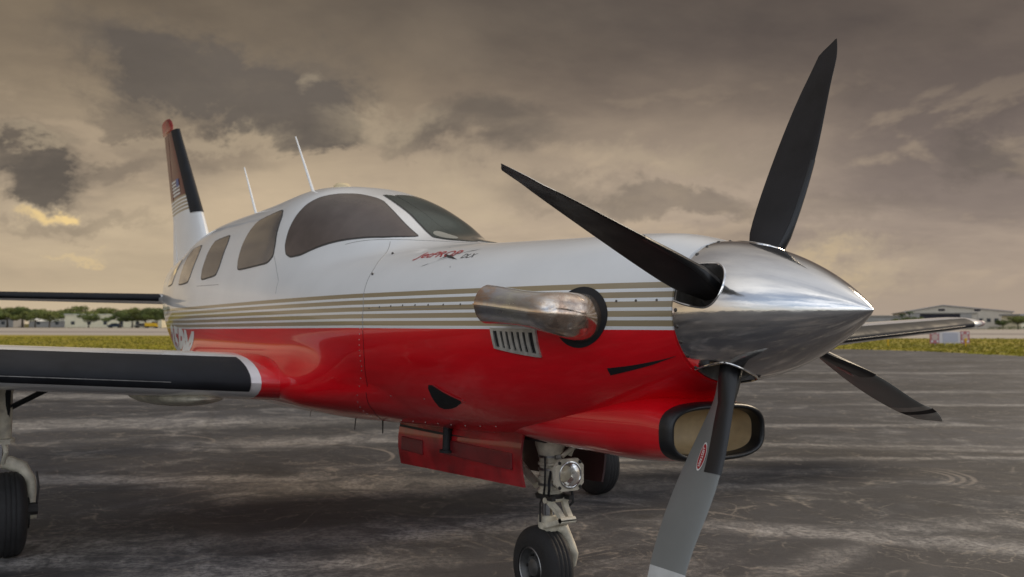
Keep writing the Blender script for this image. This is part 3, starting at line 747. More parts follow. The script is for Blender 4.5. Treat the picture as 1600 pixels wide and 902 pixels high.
# ------------------------------------------------------------------ wings, tail
def foil(n=18, t=.14, cam_=.012):
    us = [.5-.5*math.cos(math.pi*k/(n-1)) for k in range(n)]; P = []
    def th(u): return 5*t*(.2969*math.sqrt(u)-.126*u-.3516*u*u+.2843*u**3-.1036*u**4)
    def cb(u): return cam_*4*u*(1-u)
    up = [(u, cb(u)+th(u)) for u in us]; lo = [(u, cb(u)-th(u)) for u in us]
    return up[::-1]+lo[1:-1]
def wing_x(y): return -2.72-.114*(abs(y)-.8), -4.62+.06*(abs(y)-.8)
def wing_z(y): return .855+.0605*abs(y)
def wing(sgn):
    ys = list(np.linspace(.80, 6.25, 24))+[6.35, 6.43, 6.49, 6.53, 6.55]; V = []; n = None
    for y in ys:
        le, te = wing_x(y); z = wing_z(y); k = 1.0
        if y > 6.25: s = (y-6.25)/.30; k = math.sqrt(max(0, 1-s*s))*.98+.02; le -= .30*s**2.5; te += .1*s**3
        c = le-te; f = foil(18, float(np.interp(y, [.8, 6.5], [.135, .12]))*k); n = len(f)
        V += [(le-u*c, sgn*y, z+(v-.0)*c+.008*c) for u, v in f]
    F = grid_faces(len(ys), n, True)+[tuple(range(n)), tuple((len(ys)-1)*n+j for j in range(n))]
    Wg = mesh_obj('wing', V, F, MT['white'], PLANE, True, angle=R(50))
    # black de-icing boot wrapped round the leading edge
    ub = [.15,.11,.075,.045,.025,.012,.004,.0]; V = []; yb = list(np.linspace(.855, 6.18, 30))
    for y in yb:
        le, te = wing_x(y); c = le-te; t = float(np.interp(y, [.8, 6.5], [.135, .12]))
        th = lambda u: 5*t*(.2969*math.sqrt(u)-.126*u-.3516*u*u+.2843*u**3-.1036*u**4); cb = lambda u: .012*4*u*(1-u)
        tp = .98 if y < 6 else .98-(y-6)*1.2
        P = [(u*tp, cb(u)+th(u)) for u in ub]+[(u*.12*tp, cb(u*.12)-th(u*.12)) for u in ub[::-1][1:]]
        for (u, v) in P:
            nx = max(0, 1-u/.03)*.003; V.append((le-u*c+nx, sgn*y, wing_z(y)+v*c+.008*c+math.copysign(.0022, v)*(1 if u > .0006 else 0)))
    B = mesh_obj('deice_boot', V, grid_faces(len(yb), 15), MT['rubber'], Wg, True)
    mb = MB(); yy = [1.02, 6.0]
    mb.tube([(wing_x(y)[0]+.0035, sgn*y, wing_z(y)+.004) for y in np.linspace(1.25, 6.0, 20)], .0022, 6); mb.build('boot_seam', MT['steel'], Wg)
    # flap track pod / gear bulge under the wing
    V = []; nu, nv = 22, 20
    for i in range(nu):
        u = i/(nu-1); s = math.sin(math.pi*u)**.6
        for j in range(nv):
            a = 2*math.pi*j/nv; V.append((-3.45+.62*(.5-u)*2, sgn*(1.07+.25*s*math.cos(a)), .835+.066*s*math.sin(a)))
    mesh_obj('gear_bay_fairing', V, grid_faces(nu, nv, True), MT['gearwhite' if sgn < 0 else 'white'], Wg, True)
    # root fillet flaring into the fuselage
    ys = [.80,.79,.78,.77,.755,.74,.72,.70,.66]; V = []
    for y in ys:
        s = (.80-y)/.14; le, te = wing_x(.8); le += .012*s; te -= .03*s; c = le-te; f = foil(18, .135*(1.9/c)); n = len(f)
        V += [(le-u*c, sgn*y, wing_z(.8)-.01*s+v*c+.008*c) for u, v in f]
    mesh_obj('wing_root_fillet', V, grid_faces(len(ys), n, True), MT['red'], Wg, True)
    # white ring at the inboard end of the boot
    return Wg
WS_ = wing(-1); WP_ = wing(1)
mb = MB(); 
tip = wing_x(6.5)[0]
mb.lathe((tip-.12, 6.46, wing_z(6.5)), (.75,.45,0), [(-.06,.03),(0,.034),(.04,.028),(.06,.012),(.063,.001)], 14); mb.build('navigation_light', simple('clear_lens', (.5,.35,.3), .1, coat=1), WP_)
# pitot mast-like probe and small belly antennas
def tail_plane(sgn):
    V = []; ys = list(np.linspace(.10, 2.10, 10))+[2.16, 2.2]
    for y in ys:
        le = -7.60-.10*(y-.23); te = -8.50+.06*(y-.23); k = 1.0
        if y > 2.1: s = (y-2.1)/.1; k = math.sqrt(max(0.02, 1-s*s)); le -= .12*s
        c = le-te; f = foil(14, .115*k, 0); n = len(f); V += [(le-u*c, sgn*y, 1.475+.006*y+v*c) for u, v in f]
    T = mesh_obj('tailplane', V, grid_faces(len(ys), n, True)+[tuple(range(n)), tuple((len(ys)-1)*n+j for j in range(n))], MT['white'], PLANE, True, angle=R(50))
    V = []; ub = [.13,.09,.05,.025,.012,.005,.002,.0]; yb = np.linspace(.27, 2.05, 12)
    th = lambda u: 5*.115*(.2969*math.sqrt(u)-.126*u-.3516*u*u+.2843*u**3-.1036*u**4)
    for y in yb:
        le = -7.60-.10*(y-.23); c = le+8.50
        for u, v in [(u, th(u)+.0025) for u in ub]+[(u*.25, -th(u*.25)-.0025) for u in ub[::-1][1:]]: V.append((le-u*c+(.003 if u < .02 else 0), sgn*y, 1.475+.006*y+v*c))
    mesh_obj('deice_boot', V, grid_faces(len(yb), 15), MT['rubber'], T, True)
    return T
tp = tail_plane(-1); tail_plane(1)
# strake running forward from the tailplane root
V = []
for x_, y0, h in ((-7.7,.22,.05),(-7.4,.27,.05),(-7.0,.34,.038),(-6.6,.42,.02),(-6.3,.49,.003)):
    yb_ = y0+.06*(1-(x_+7.7)/1.4); V += [(x_, -(y0-.06), 1.47+h*1.4), (x_, -yb_, 1.465+h*.3), (x_, -yb_, 1.465-h*.3), (x_, -(y0-.06), 1.46-h*1.4)]
mesh_obj('tailplane_fillet', V, grid_faces(5, 4), MT['white'], tp, True)

def slab(name, outl, thick, m, parent, edge=.12, off=0.0):
    """fin-like plate: outline in (x, z); lens-shaped across"""
    P = np.array(outl, float); c = P.mean(0); V = []; n = len(P)
    for s in (1, -1):
        for k, w_ in ((1.0, 0.0), (.86, .75), (.6, 1.0), (.0, 1.0)):
            for q in P: r = c+(q-c)*k; V.append((r[0], s*thick*w_+s*off, r[1]))
    F = []
    for sd_ in range(2):
        o = sd_*4*n
        for L in range(3): F += [(o+L*n+i, o+L*n+(i+1) % n, o+(L+1)*n+(i+1) % n, o+(L+1)*n+i) for i in range(n)]
    bm_ = mesh_obj(name, V, F, m, parent, True, angle=R(60)); return bm_
# vertical fin: sections from root to tip
def fin_x(z): # leading edge, hinge line, trailing edge
    le = float(np.interp(z, [1.7, 2.091, 2.302, 3.245], [-6.75, -7.015, -7.213, -8.169]))
    hg = float(np.interp(z, [1.7, 3.26], [-7.95, -8.516])); te = float(np.interp(z, [1.7, 2.31, 2.49, 3.34], [-8.30, -8.345, -8.44, -8.856])); return le, hg, te
zs = np.linspace(1.70, 3.25, 22)
V = []
for z in zs:
    le, hg, te = fin_x(z); c = le-te; f = [q for q in foil(16, .11, 0)]; n = len(f)
    hw = (le-hg)/c
    V += [(le-min(u, hw)*c, v*c, z) for u, v in f]
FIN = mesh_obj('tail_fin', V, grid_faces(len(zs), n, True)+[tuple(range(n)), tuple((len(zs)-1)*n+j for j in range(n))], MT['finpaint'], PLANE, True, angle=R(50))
V = []
for z in zs:
    le, hg, te = fin_x(z); c = le-te; hw = (le-hg)/c+.012; t0 = 5*.11*(.2969*math.sqrt(hw)-.126*hw-.3516*hw*hw+.2843*hw**3-.1015*hw**4)*c
    V += [(le-hw*c, -t0, z), (le-(hw*.6+.4)*c, -t0*.55, z), (te, 0, z), (le-(hw*.6+.4)*c, t0*.55, z), (le-hw*c, t0, z), (le-hw*c+.004, 0, z)]
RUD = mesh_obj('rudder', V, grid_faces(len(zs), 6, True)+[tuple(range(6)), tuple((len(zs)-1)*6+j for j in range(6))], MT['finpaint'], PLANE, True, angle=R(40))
slab('horn_balance', [(-8.43,3.262),(-8.44,3.33),(-8.50,3.39),(-8.58,3.425),(-8.70,3.44),(-8.86,3.43),(-8.925,3.40),(-8.90,3.33),(-8.86,3.262)], .02, MT['dirtyred'], RUD)
V = []; ub = [.20,.14,.09,.05,.025,.012,.005,.002,.0]
for z in np.linspace(2.30, 3.252, 12):
    le, hg, te = fin_x(z); c = le-te; s = .18/ (c) ; th = lambda u: 5*.11*(.2969*math.sqrt(u)-.126*u-.3516*u*u+.2843*u**3-.1036*u**4)
    P = [(u*s/.2*1.0, th(u*s/.2)+.003) for u in ub]+[(u*s/.2, -th(u*s/.2)-.003) for u in ub[::-1][1:]]
    V += [(le-u*c+.003, v*c, z) for u, v in P]
mesh_obj('deice_boot', V, grid_faces(12, 17), MT['rubber'], FIN, True)
# flag on the fin
flag = empty('fin_flag', (0, 0, 0), FIN)
def fin_quad(name, x0, x1, z0, z1, m, lift):
    V = []
    for z in (z0, z1):
        le, hg, te = fin_x(z)
        for x_ in (x0, (x0+x1)/2, x1):
            xx = x_-(z-2.6)*.55; c = le-te; u = min(max((le-xx)/c, .001), .99); t = 5*.11*(.2969*math.sqrt(u)-.126*u-.3516*u*u+.2843*u**3-.1036*u**4)*c
            V.append((xx, -t-lift, z))
    return mesh_obj(name, V, grid_faces(2, 3), m, flag, False)
for k in range(5): fin_quad('flag_stripe', -8.24 if k > 1 else -8.24, -8.0 if k < 2 else -7.84, 2.675-.036*k, 2.695-.036*k, MT['letterwhite'], .004)
fin_quad('flag_canton', -7.99, -7.86, 2.615, 2.70, MT['letterblue'], .0042)

# ------------------------------------------------------------------ antennas
def whip(base, tip, r):
    mb = MB(); b, t = Vector(base), Vector(tip); mb.tube([b-(t-b)*.05, b, b+(t-b)*.06, b+(t-b)*.5, t], [r*2.6, r*2.6, r*1.3, r, r*.55], 8); mb.build('whip_antenna', MT['white'], PLANE)
whip((-4.12,0,2.09), (-4.54,0,2.586), .009); whip((-5.42,0,2.05), (-5.81,0,2.53), .009)
mb = MB(); p = spt(-3.40, 1.45); mb.lathe((p[0], p[1], p[2]-.012), (0,0,1), [(0,.055),(.02,.052),(.034,.035),(.038,.001)], 20); mb.build('satellite_antenna', simple('antenna_cream', (.62,.50,.30), .5), PLANE)
for (x_, y_, l, r, tilt) in ((-3.9,-.10,.05,.004,.03),(-2.98,-.18,.07,.006,.02),(-2.515,-.24,.065,.008,.0)):
    mb = MB(); z = float(spt(x_, -math.pi/2+abs(y_))[2]); q = spt(x_, -math.pi/2+abs(y_)*1.4)
    mb.tube([(q[0], q[1], q[2]+.02), (q[0]-tilt, q[1], q[2]-l)], [r, r*.7], 8, squash=(1, .5)); mb.build('belly_antenna', MT['darksteel'], PLANE)
mb = MB(); mb.tube([(-1.75,-.21,.78), (-1.75,-.215,.635)], .022, 14); mb.tube([(-1.75,-.215,.64), (-1.75,-.215,.628)], .036, 14); mb.build('drain_pipe', MT['black'], PLANE)

# ------------------------------------------------------------------ nose gear and its doors
NG = empty('nose_gear', (0, 0, 0), PLANE)
mb = MB(); mb.lathe((-1.195,0,.51), (.0,0,1), [(-.012,.03),(-.012,.052),(.0,.055),(.012,.046),(.05,.046),(.053,.055),(.063,.055),(.066,.047),(.11,.047),(.113,.053),(.123,.053),(.126,.047),(.15,.05),(.20,.066),(.30,.070)], 28)
mb.build('strut_cylinder', MT['gearwhite'], NG)
mb = MB(); mb.lathe((-1.205,0,.38), (0,0,1), [(0,.030),(.13,.030)], 24); mb.build('strut_piston', MT['chrome'], NG)
mb = MB(); mb.lathe((-1.195,0,.482), (0,0,1), [(0,.05),(0,.064),(.016,.066),(.020,.05)], 20); mb.box((-1.17,-.055,.480),(-1.10,-.035,.498)); mb.box((-1.17,.035,.480),(-1.10,.055,.498)); mb.build('steering_collar', MT['darksteel'], NG)
mb = MB(); mb.lathe((-1.205,0,.350), (0,0,1), [(-.02,.02),(-.01,.044),(0,.047),(.052,.047),(.056,.032)], 20)
mb.build('axle_clevis', MT['gearwhite'], NG)
def link(a, b, w0, w1, th=.012):
    a, b = Vector(a), Vector(b); m_ = MB(); d = (b-a).normalized(); s = Vector((0,1,0)); nrm = d.cross(s)
    for sg in (1, -1):
        V = []
        for p, w_ in ((a, w0), ((a+b)/2, (w0+w1)*.42), (b, w1)):
            for dx_ in (-.012, .012):
                for dn in (-th, th): V.append(p+s*sg*(w_)+s*dx_+nrm*dn)
        m_.add(V, [(0,1,3,2),(8,10,11,9),(0,4,5,1),(4,8,9,5),(2,3,7,6),(6,7,11,10),(0,2,6,4),(4,6,10,8),(1,5,7,3),(5,9,11,7)])
    m_.tube([b-s*(w1+.02), b+s*(w1+.02)], .013, 10); m_.tube([a-s*(w0+.02), a+s*(w0+.02)], .013, 10)
    return m_
m_ = link((-1.15,0,.478), (-1.065,0,.405), .040, .018, .010); m_.build('torque_link', MT['gearwhite'], NG)
m_ = link((-1.165,0,.368), (-1.065,0,.402), .042, .018, .010); m_.build('torque_link', MT['gearwhite'], NG)
mb = MB(); mb.tube([(-1.205,.0,.345),(-1.175,.055,.345),(-1.165,.085,.27),(-1.155,.100,.235),(-1.17,.100,.19),(-1.215,.095,.172)], [.03,.028,.024,.018,.018,.024], 12); mb.tube([(-1.215,.06,.178),(-1.215,.11,.178)], .026, 12); mb.build('wheel_fork', MT['gearwhite'], NG)
def wheel(c, R0, wd, parent, tname='tyre', axis=(0,1,0)):
    mb = MB(); h = wd/2; pr = []
    for k in range(33):
        a = math.pi*k/32; x_ = -h*math.cos(a); t_ = abs(math.cos(a)); q = R0*.52+R0*.48*max(0, 1-t_**3.4)**(1/2.5)
        if abs(t_-.30) < .035 or t_ < .03: q -= .005
        pr.append((x_, q))
    # shallow tread grooves
    mb.lathe(c, axis, pr, 48)
    for g in (-.30, 0, .30):
        pass
    mb.build(tname, MT['tyre'], parent, angle=R(60))
    rr = R0*.50
    mb = MB(); mb.lathe(c, axis, [(-h*.93,rr*1.06),(-h*.97,rr*1.0),(-h*.80,rr*.88),(-h*.45,rr*.80),(-h*.40,rr*.50),(-h*.75,rr*.42),(-h*.85,rr*.24),(-h*.85,.001)], 32)
    mb.lathe(c, axis, [(h*.93,rr*1.06),(h*.97,rr*1.0),(h*.80,rr*.88),(h*.45,rr*.80),(h*.40,rr*.50),(h*.75,rr*.42),(h*.85,rr*.24),(h*.85,.001)], 32)
    mb.build('rim', MT['rim'], parent)
    mb = MB(); mb.lathe(c, axis, [(-h*.95,rr*1.0),(-h*1.0,rr*.97),(-h*.95,rr*.93)], 32); mb.build('rim_flange', MT['steel'], parent)
    mb = MB(); A = Vector(axis)
    for sg in (-1, 1):
        for k in range(6):
            a = 2*math.pi*k/6; q = Vector(c)+A*sg*h*.55+Vector((math.cos(a), 0, math.sin(a)))*rr*.62; mb.lathe(q, A*sg, [(-.02,.006),(.012,.006),(.012,.0001)], 8)
    setp(mb.build('rim_bolts', MT['darksteel'], parent), kind='stuff')
wheel((-1.235,-.012,.178), .178, .135, NG)
# landing light on the strut
LLc = Vector((-1.065,.0,.593))
mb = MB(); c_ = .030; hw, hh = .072, .068
def oct_(w_, h_, cc): return [(-w_+cc,-h_),(w_-cc,-h_),(w_,-h_+cc),(w_,h_-cc),(w_-cc,h_),(-w_+cc,h_),(-w_,h_-cc),(-w_,-h_+cc)]
lc = Vector((-1.075,.016,.592)); V = []
for x_ in (-.012, .006):
    V += [(lc.x+x_, lc.y+a, lc.z+b) for a, b in oct_(hw, hh, c_)]
circ = [(.056*math.cos(2*math.pi*k/32), .056*math.sin(2*math.pi*k/32)) for k in range(32)]
mb.add(V, [(i, (i+1) % 8, 8+(i+1) % 8, 8+i) for i in range(8)]+[tuple(range(8))[::-1]])
r_ = delaunay_2d_cdt([Vector(q) for q in oct_(hw, hh, c_)]+[Vector(q) for q in circ], [(i, (i+1) % 8) for i in range(8)]+[(8+i, 8+(i+1) % 32) for i in range(32)], [], 0, 1e-6)
tri = [f for f in r_[2] if sum((r_[0][i]).length for i in f)/len(f) > .0565 or any(r_[0][i].length > .058 for i in f)]
mb.add([(lc.x+.006, lc.y+q.x, lc.z+q.y) for q in r_[0]], tri)
mb.build('light_plate', MT['gearwhite'], NG, angle=R(30))
mb = MB(); mb.lathe(lc, (1,0,0), [(-.03,.001),(-.026,.02),(-.012,.045),(.006,.056),(.012,.058),(.013,.054),(.009,.052)], 32); mb.build('lamp_reflector', MT['chrome'], NG)
mg_, tg_, bg_ = mat('lamp_glass'); bg_.inputs['Transmission Weight'].default_value = .9; bg_.inputs['Roughness'].default_value = .12; bg_.inputs['Base Color'].default_value = (.8,.75,.65,1)
mb = MB(); mb.lathe(lc, (1,0,0), [(.008,.053),(.015,.045),(.019,.025),(.021,.001)], 32); mb.build('lamp_lens', mg_, NG)
mb = MB()
for a, b in ((-.052,-.052),(.052,-.052),(.052,.052),(-.052,.052)): mb.lathe(lc+Vector((.006,a,b)), (1,0,0), [(0,.008),(.004,.007),(.005,.0001)], 8)
setp(mb.build('plate_screws', MT['darksteel'], NG), kind='stuff')
mb = MB(); mb.box((-1.16,-.03,.56),(-1.085,.02,.62)); mb.build('light_bracket', MT['gearwhite'], NG)
# braces, hydraulic lines
mb = MB(); mb.tube([(-1.15,.03,.66),(-1.10,.09,.72),(-1.08,.11,.80)], [.010,.010,.010], 8); mb.tube([(-1.30,0,.52),(-1.75,0,.76)], .018, 10); mb.tube([(-1.16,.075,.66),(-1.13,.12,.80)], .012, 8); mb.build('drag_brace', MT['gearwhite'], NG)
mb = MB(); mb.tube([(-1.145,-.03,.60),(-1.125,-.052,.56),(-1.12,-.055,.53),(-1.14,-.045,.50)], .006, 8); mb.build('hydraulic_hose', MT['black'], NG); mb = MB(); mb.tube([(-1.14,.045,.55),(-1.115,.06,.51),(-1.10,.055,.47),(-1.13,.04,.44)], .006, 8); mb.build('hydraulic_hose', MT['black'], NG)
mb = MB(); mb.box((-2.25,-.14,.74),(-1.02,.14,.80)); 
mb.build('wheel_well', MT['black'], PLANE)

mb = MB(); mb.tube([(-1.16,-.05,.66),(-1.14,-.062,.60),(-1.15,-.058,.54),(-1.17,-.05,.50),(-1.19,-.055,.46),(-1.195,-.052,.42),(-1.19,-.055,.38)], .0045, 8); mb.build('brake_line', MT['darksteel'], NG)
for z_ in (.535, .600, .655):
    mb = MB(); mb.lathe((-1.195,0,z_), (0,0,1), [(0,.048),(0,.0525),(.010,.0525),(.010,.048)], 24); mb.box((-1.145,-.012,z_-.004),(-1.130,.012,z_+.014)); mb.build('hose_clamp', MT['steel'], NG)
def door(sgn, m, name='gear_door'):
    xs_ = np.linspace(-2.32, -1.115 if sgn < 0 else -1.06, 14); V = []
    for th in (0, .010):
        for x_ in xs_:
            t = (x_+2.32)/1.2; zb = .508+.040*t; zt = float(interp(x_, [(-.9,.80),(-1.3,.78),(-2.3,.74)])); 
            for k in range(6):
                s = k/5; V.append((x_, sgn*(.175+.018*math.sin(math.pi*s)+th), zb+(zt-zb)*s))
    n = len(xs_)*6; F = grid_faces(len(xs_), 6)+[tuple(i+n for i in f)[::-1] for f in grid_faces(len(xs_), 6)]
    for i in range(len(xs_)-1): F.append((i*6, (i+1)*6, n+(i+1)*6, n+i*6)); F.append((i*6+5, (i+1)*6+5, n+(i+1)*6+5, n+i*6+5))
    for k in range(5):
        F.append((k, k+1, n+k+1, n+k)); e = (len(xs_)-1)*6; F.append((e+k, e+k+1, n+e+k+1, n+e+k))
    return mesh_obj(name, V, F, m, PLANE, True, angle=R(40))
d1 = door(-1, MT['dirtyred']); d2 = door(1, MT['doorinner'])  # port door takes one dark maroon all over
mb = MB(); mb.box((-2.31,-.197,.70),(-1.13,-.192,.712)); mb.build('door_hinge', MT['darksteel'], d1)
for a, b, c, d in ((-2.27,-2.03,.585,.655),(-1.80,-1.18,.615,.685)):
    mb = MB(); mb.box((a,-.2085,c),(b,-.19,d)); bevel(mb.build('door_dark_box', MT['doorpanel'], d1, angle=None), .004)  # raised boxes in a darker red than the door
mb = MB(); P = []
for k in range(12): mb.lathe((-2.24+.1*k,-.198,.655+.0*k), (0,-1,0), [(0,.004),(.003,.003),(.003,.0001)], 6)
setp(mb.build('door_rivets', MT['brightscrew'], d1), kind='stuff')

# ------------------------------------------------------------------ main gear
def main_gear(sgn):
    g = empty('main_gear', (0, 0, 0), PLANE); y0 = sgn*1.915; x0 = -3.49
    wheel((x0, y0, .222), .222, .165, g)
    s = -sgn   # inboard direction
    ys = y0+sgn*.035
    mb = MB(); mb.lathe((x0, ys, .60), (0,0,1), [(0,.050),(.0,.062),(.022,.062),(.026,.046),(.26,.048),(.28,.058),(.40,.070)], 24); mb.build('strut_cylinder', MT['gearwhite'], g)
    mb = MB(); mb.lathe((x0, ys, .50), (0,0,1), [(0,.032),(.11,.032)], 20); mb.build('strut_piston', MT['chrome'], g)
    mb = MB(); P = [(x0, ys, .50),(x0, y0-sgn*.0,.492),(x0, y0-sgn*.06,.465),(x0, y0-sgn*.105,.395),(x0, y0-sgn*.113,.30),(x0, y0-sgn*.108,.215)]
    mb.tube(P, [.036,.038,.035,.027,.024,.026], 14); mb.tube([(x0, y0-sgn*.09,.222),(x0, y0-sgn*.135,.222)], .036, 14); mb.build('wheel_fork', MT['gearwhite'], g)
    mb = MB(); mb.tube([(x0, y0-sgn*.085,.222),(x0, y0-sgn*.098,.222)], .085, 24); mb.tube([(x0+.06, y0-sgn*.085,.25),(x0+.06, y0-sgn*.135,.25)], .033, 10); mb.tube([(x0+.03, y0-sgn*.13,.44),(x0+.05, y0-sgn*.14,.36),(x0+.06, y0-sgn*.13,.28)], .006, 8); mb.build('brake', MT['darksteel'], g)
    mb = MB(); mb.tube([(x0, ys, .76),(x0, ys-sgn*.34,.935)], .011, 8); mb.tube([(x0+.03, ys, .775),(x0+.03, ys-sgn*.34,.95)], .008, 8); mb.tube([(x0+.02, ys-sgn*.02,.70),(x0+.05,ys-sgn*.02,.88)], .014, 8); mb.build('side_brace', MT['black'], g)
    mb = MB(); mb.tube([(x0+.07, ys, .62),(x0+.12, ys-sgn*.01,.56),(x0+.07, ys,.50)], .012, 8); mb.box((x0+.03, ys-.03,.60),(x0+.10, ys+.03,.625)); mb.build('torque_link', MT['gearwhite'], g)
    mb = MB(); mb.box((x0-.35, ys+sgn*.10, .62),(x0+.30, ys+sgn*.112, .93)); mb.build('gear_door', MT['white'], g)
main_gear(-1); main_gear(1)

# ------------------------------------------------------------------ airfield ground
def sheet(name, pts, z, m, **k):
    o = mesh_obj(name, [(*ap(*p)[:2], z) for p in pts], [tuple(range(len(pts)))], m, None, False); o['kind'] = 'structure'; return setp(o, **k)
def asphalt_mat():
    m, t, b = mat('worn_asphalt'); tc = t.n('ShaderNodeTexCoord'); o = tc.outputs['Object']
    L = t.v('DOT_PRODUCT', o, tuple(RT)); Dd = t.v('DOT_PRODUCT', o, tuple(FW))
    uv = t.xyz(t.m('SUBTRACT', L, RT.dot(CAM)), t.m('SUBTRACT', Dd, FW.dot(CAM)), 0.0)
    big, _ = t.noise(t.v('MULTIPLY', uv, (.22, .30, 1)), 1.0, 5, .6, .8)
    mid, midc = t.noise(t.v('MULTIPLY', uv, (.9, 1.15, 1)), 1.0, 10, .72, .7)
    mid2, _ = t.noise(t.v('ADD', t.v('MULTIPLY', uv, (2.6, 2.2, 1)), (9.1, 4.2, 0)), 1.0, 10, .74, 1.4)
    fine, _ = t.noise(uv, 26.0, 6, .75)
    grit, _ = t.noise(uv, 150.0, 3, .7)
    wrp = t.v('SCALE', t.v('SUBTRACT', midc, (.5, .5, .5)), None, .55)
    uvw = t.v('ADD', uv, wrp)
    col = t.mix(t.mr(big, .3, .7), (.016, .016, .019, 1), (.054, .054, .061, 1))
    col = t.mix(t.mr(mid2, .35, .65, 0, .45), col, (.020, .0185, .0195, 1))
    # pale worn areas where dust and dried water lie, each with a place of its own on the apron
    acc = None
    def worn(l, d, rl, rd, ang, s):
        nonlocal acc
        r = t.n('ShaderNodeVectorRotate', rotation_type='Z_AXIS'); t.put(r, 'Vector', t.v('SUBTRACT', uvw, (l, d, 0))); r.inputs['Angle'].default_value = -ang
        q = t.v('LENGTH', t.v('DIVIDE', r.outputs[0], (rl, rd, 1))); k = t.m('MULTIPLY', t.mr(q, 1.15, .25), s)
        acc = k if acc is None else t.m('MAXIMUM', acc, k)
    for a in ((-3.1, 8.0, 2.3, .32, .0, .9), (-4.6, 12.5, 3.2, .9, .1, .8), (-2.2, 10.6, 1.6, .6, .3, .7), (-.2, 7.7, 2.6, .55, .05, .8), (1.1, 8.6, 1.8, .3, -.1, .7),
              (2.2, 10.4, 5.5, .20, -.06, .8), (2.9, 9.3, 4.2, .16, .05, .8), (3.6, 12.4, 5.0, .26, .02, .6), (5.2, 9.9, 3.4, .18, -.12, .7), (7.5, 15.6, 3.2, .32, .0, .8), (7.0, 18.6, 2.6, .4, .05, .7), (4.5, 22.0, 4.5, .5, .0, .6),
              (-2.9, 5.2, 1.6, .30, .12, 1.0), (-1.5, 4.75, 1.2, .22, .2, .9), (-2.4, 5.6, 1.5, .35, .15, .8), (-1.2, 5.1, 1.2, .25, .25, .7), (-.7, 6.0, 1.6, .4, .35, .75), (2.1, 5.9, 1.8, .25, -.35, .8), (3.1, 6.3, 1.6, .3, .2, .6), (1.6, 5.3, .9, .2, .9, .5), (-8.5, 17, 6, .9, .05, .6), (9.5, 26, 5, .6, .0, .6), (-12, 27, 7, 1.2, .0, .6)): worn(*a)
    grain = t.m('MULTIPLY', t.mr(mid2, .36, .60, .18, 1.0), t.mr(fine, .36, .60, .25, 1.0))
    scuff = t.m('MULTIPLY', acc, grain)
    spread = t.m('MULTIPLY', t.m('MULTIPLY', t.mr(mid, .48, .66), t.mr(big, .38, .58, .35, 1)), t.m('MULTIPLY', grain, .80))
    scuff = t.m('MINIMUM', t.m('ADD', scuff, spread), 1.0)
    col = t.mix(t.m('MULTIPLY', scuff, .95), col, (.38, .36, .335, 1))
    # curling scrub marks
    for sc, wd, st_, ds in ((.9, .010, .55, 1.1), (2.3, .016, .50, 1.6), (.45, .005, .5, .7)):
        q, _ = t.noise(t.v('ADD', uv, (sc*5, 3.3, 0)), sc, 3, .5, ds)
        q = t.mr(t.m('ABSOLUTE', t.m('SUBTRACT', q, .5)), 0.0, wd, 1, 0)
        col = t.mix(t.m('MULTIPLY', t.m('MULTIPLY', q, t.mr(mid2, .42, .62, .05, 1)), t.m('MULTIPLY', t.mr(fine, .32, .6, .1, 1), st_)), col, (.34, .295, .24, 1))
    # scratches and wheel scuffs in several directions
    for ang, sc, st_ in ((.12, 1.0, .40), (1.0, .9, .34), (-.75, .9, .34), (-1.35, .8, .28)):
        r = t.n('ShaderNodeVectorRotate', rotation_type='Z_AXIS'); t.put(r, 'Vector', t.v('ADD', uv, t.v('SCALE', wrp, None, .35))); r.inputs['Angle'].default_value = ang
        q, _ = t.noise(t.v('MULTIPLY', r.outputs[0], (.55, 11.0, 1)), sc, 3, .55, .25)
        col = t.mix(t.m('MULTIPLY', t.m('MULTIPLY', t.mr(q, .64, .72), t.mr(mid, .42, .62)), t.m('MULTIPLY', t.mr(fine, .35, .6, .2, 1), st_*1.5)), col, (.30, .26, .21, 1))
    # turning marks: arcs scrubbed by a castering wheel
    for (l, d, r0, a0, a1) in ((3.05, 8.3, .52, -1.3, .9), (3.05, 8.3, .60, -1.2, .8), (3.05, 8.3, .68, -1.1, .7), (1.0, 6.2, .55, .3, 2.6), (-2.2, 9.3, 1.1, -.4, 2.2), (-3.9, 10.4, .8, -.2, 2.4)):
        p_ = t.v('SUBTRACT', uv, (l, d, 0)); c = t.v('LENGTH', p_); px_, py_, _z = t.sep(p_); an = t.m('ARCTAN2', py_, px_)
        ring = t.mr(t.m('ABSOLUTE', t.m('SUBTRACT', c, r0)), .008, .030, 1, 0)
        seg_ = t.m('MULTIPLY', t.mr(an, a0, a0+.5), t.mr(an, a1, a1-.6))
        col = t.mix(t.m('MULTIPLY', t.m('MULTIPLY', ring, seg_), t.mr(fine, .3, .6, .15, .62)), col, (.28, .24, .20, 1))
    # sealed cracks and oil spots
    vo = t.n('ShaderNodeTexVoronoi', feature='DISTANCE_TO_EDGE'); t.put(vo, 'Vector', t.v('ADD', uv, t.v('SCALE', wrp, None, .8))); vo.inputs['Scale'].default_value = .16
    col = t.mix(t.mr(vo.outputs['Distance'], .002, .006, .30, 0), col, (.012, .011, .011, 1))
    v2 = t.n('ShaderNodeTexVoronoi'); t.put(v2, 'Vector', t.v('ADD', uv, t.v('SCALE', wrp, None, .1))); v2.inputs['Scale'].default_value = .9
    col = t.mix(t.mr(v2.outputs['Distance'], .03, .10, .6, 0), col, (.014, .012, .012, 1))
    gk = t.mr(grit, .3, .7, .78, 1.25); col = t.mix(1.0, col, t.xyz(gk, gk, gk), 'MULTIPLY')
    t.put(b, 'Base Color', col); t.put(b, 'Roughness', t.mr(mid, .3, .7, .58, .85)); b.inputs['Specular IOR Level'].default_value = .45
    bp = t.n('ShaderNodeBump'); bp.inputs['Strength'].default_value = .55; bp.inputs['Distance'].default_value = .006
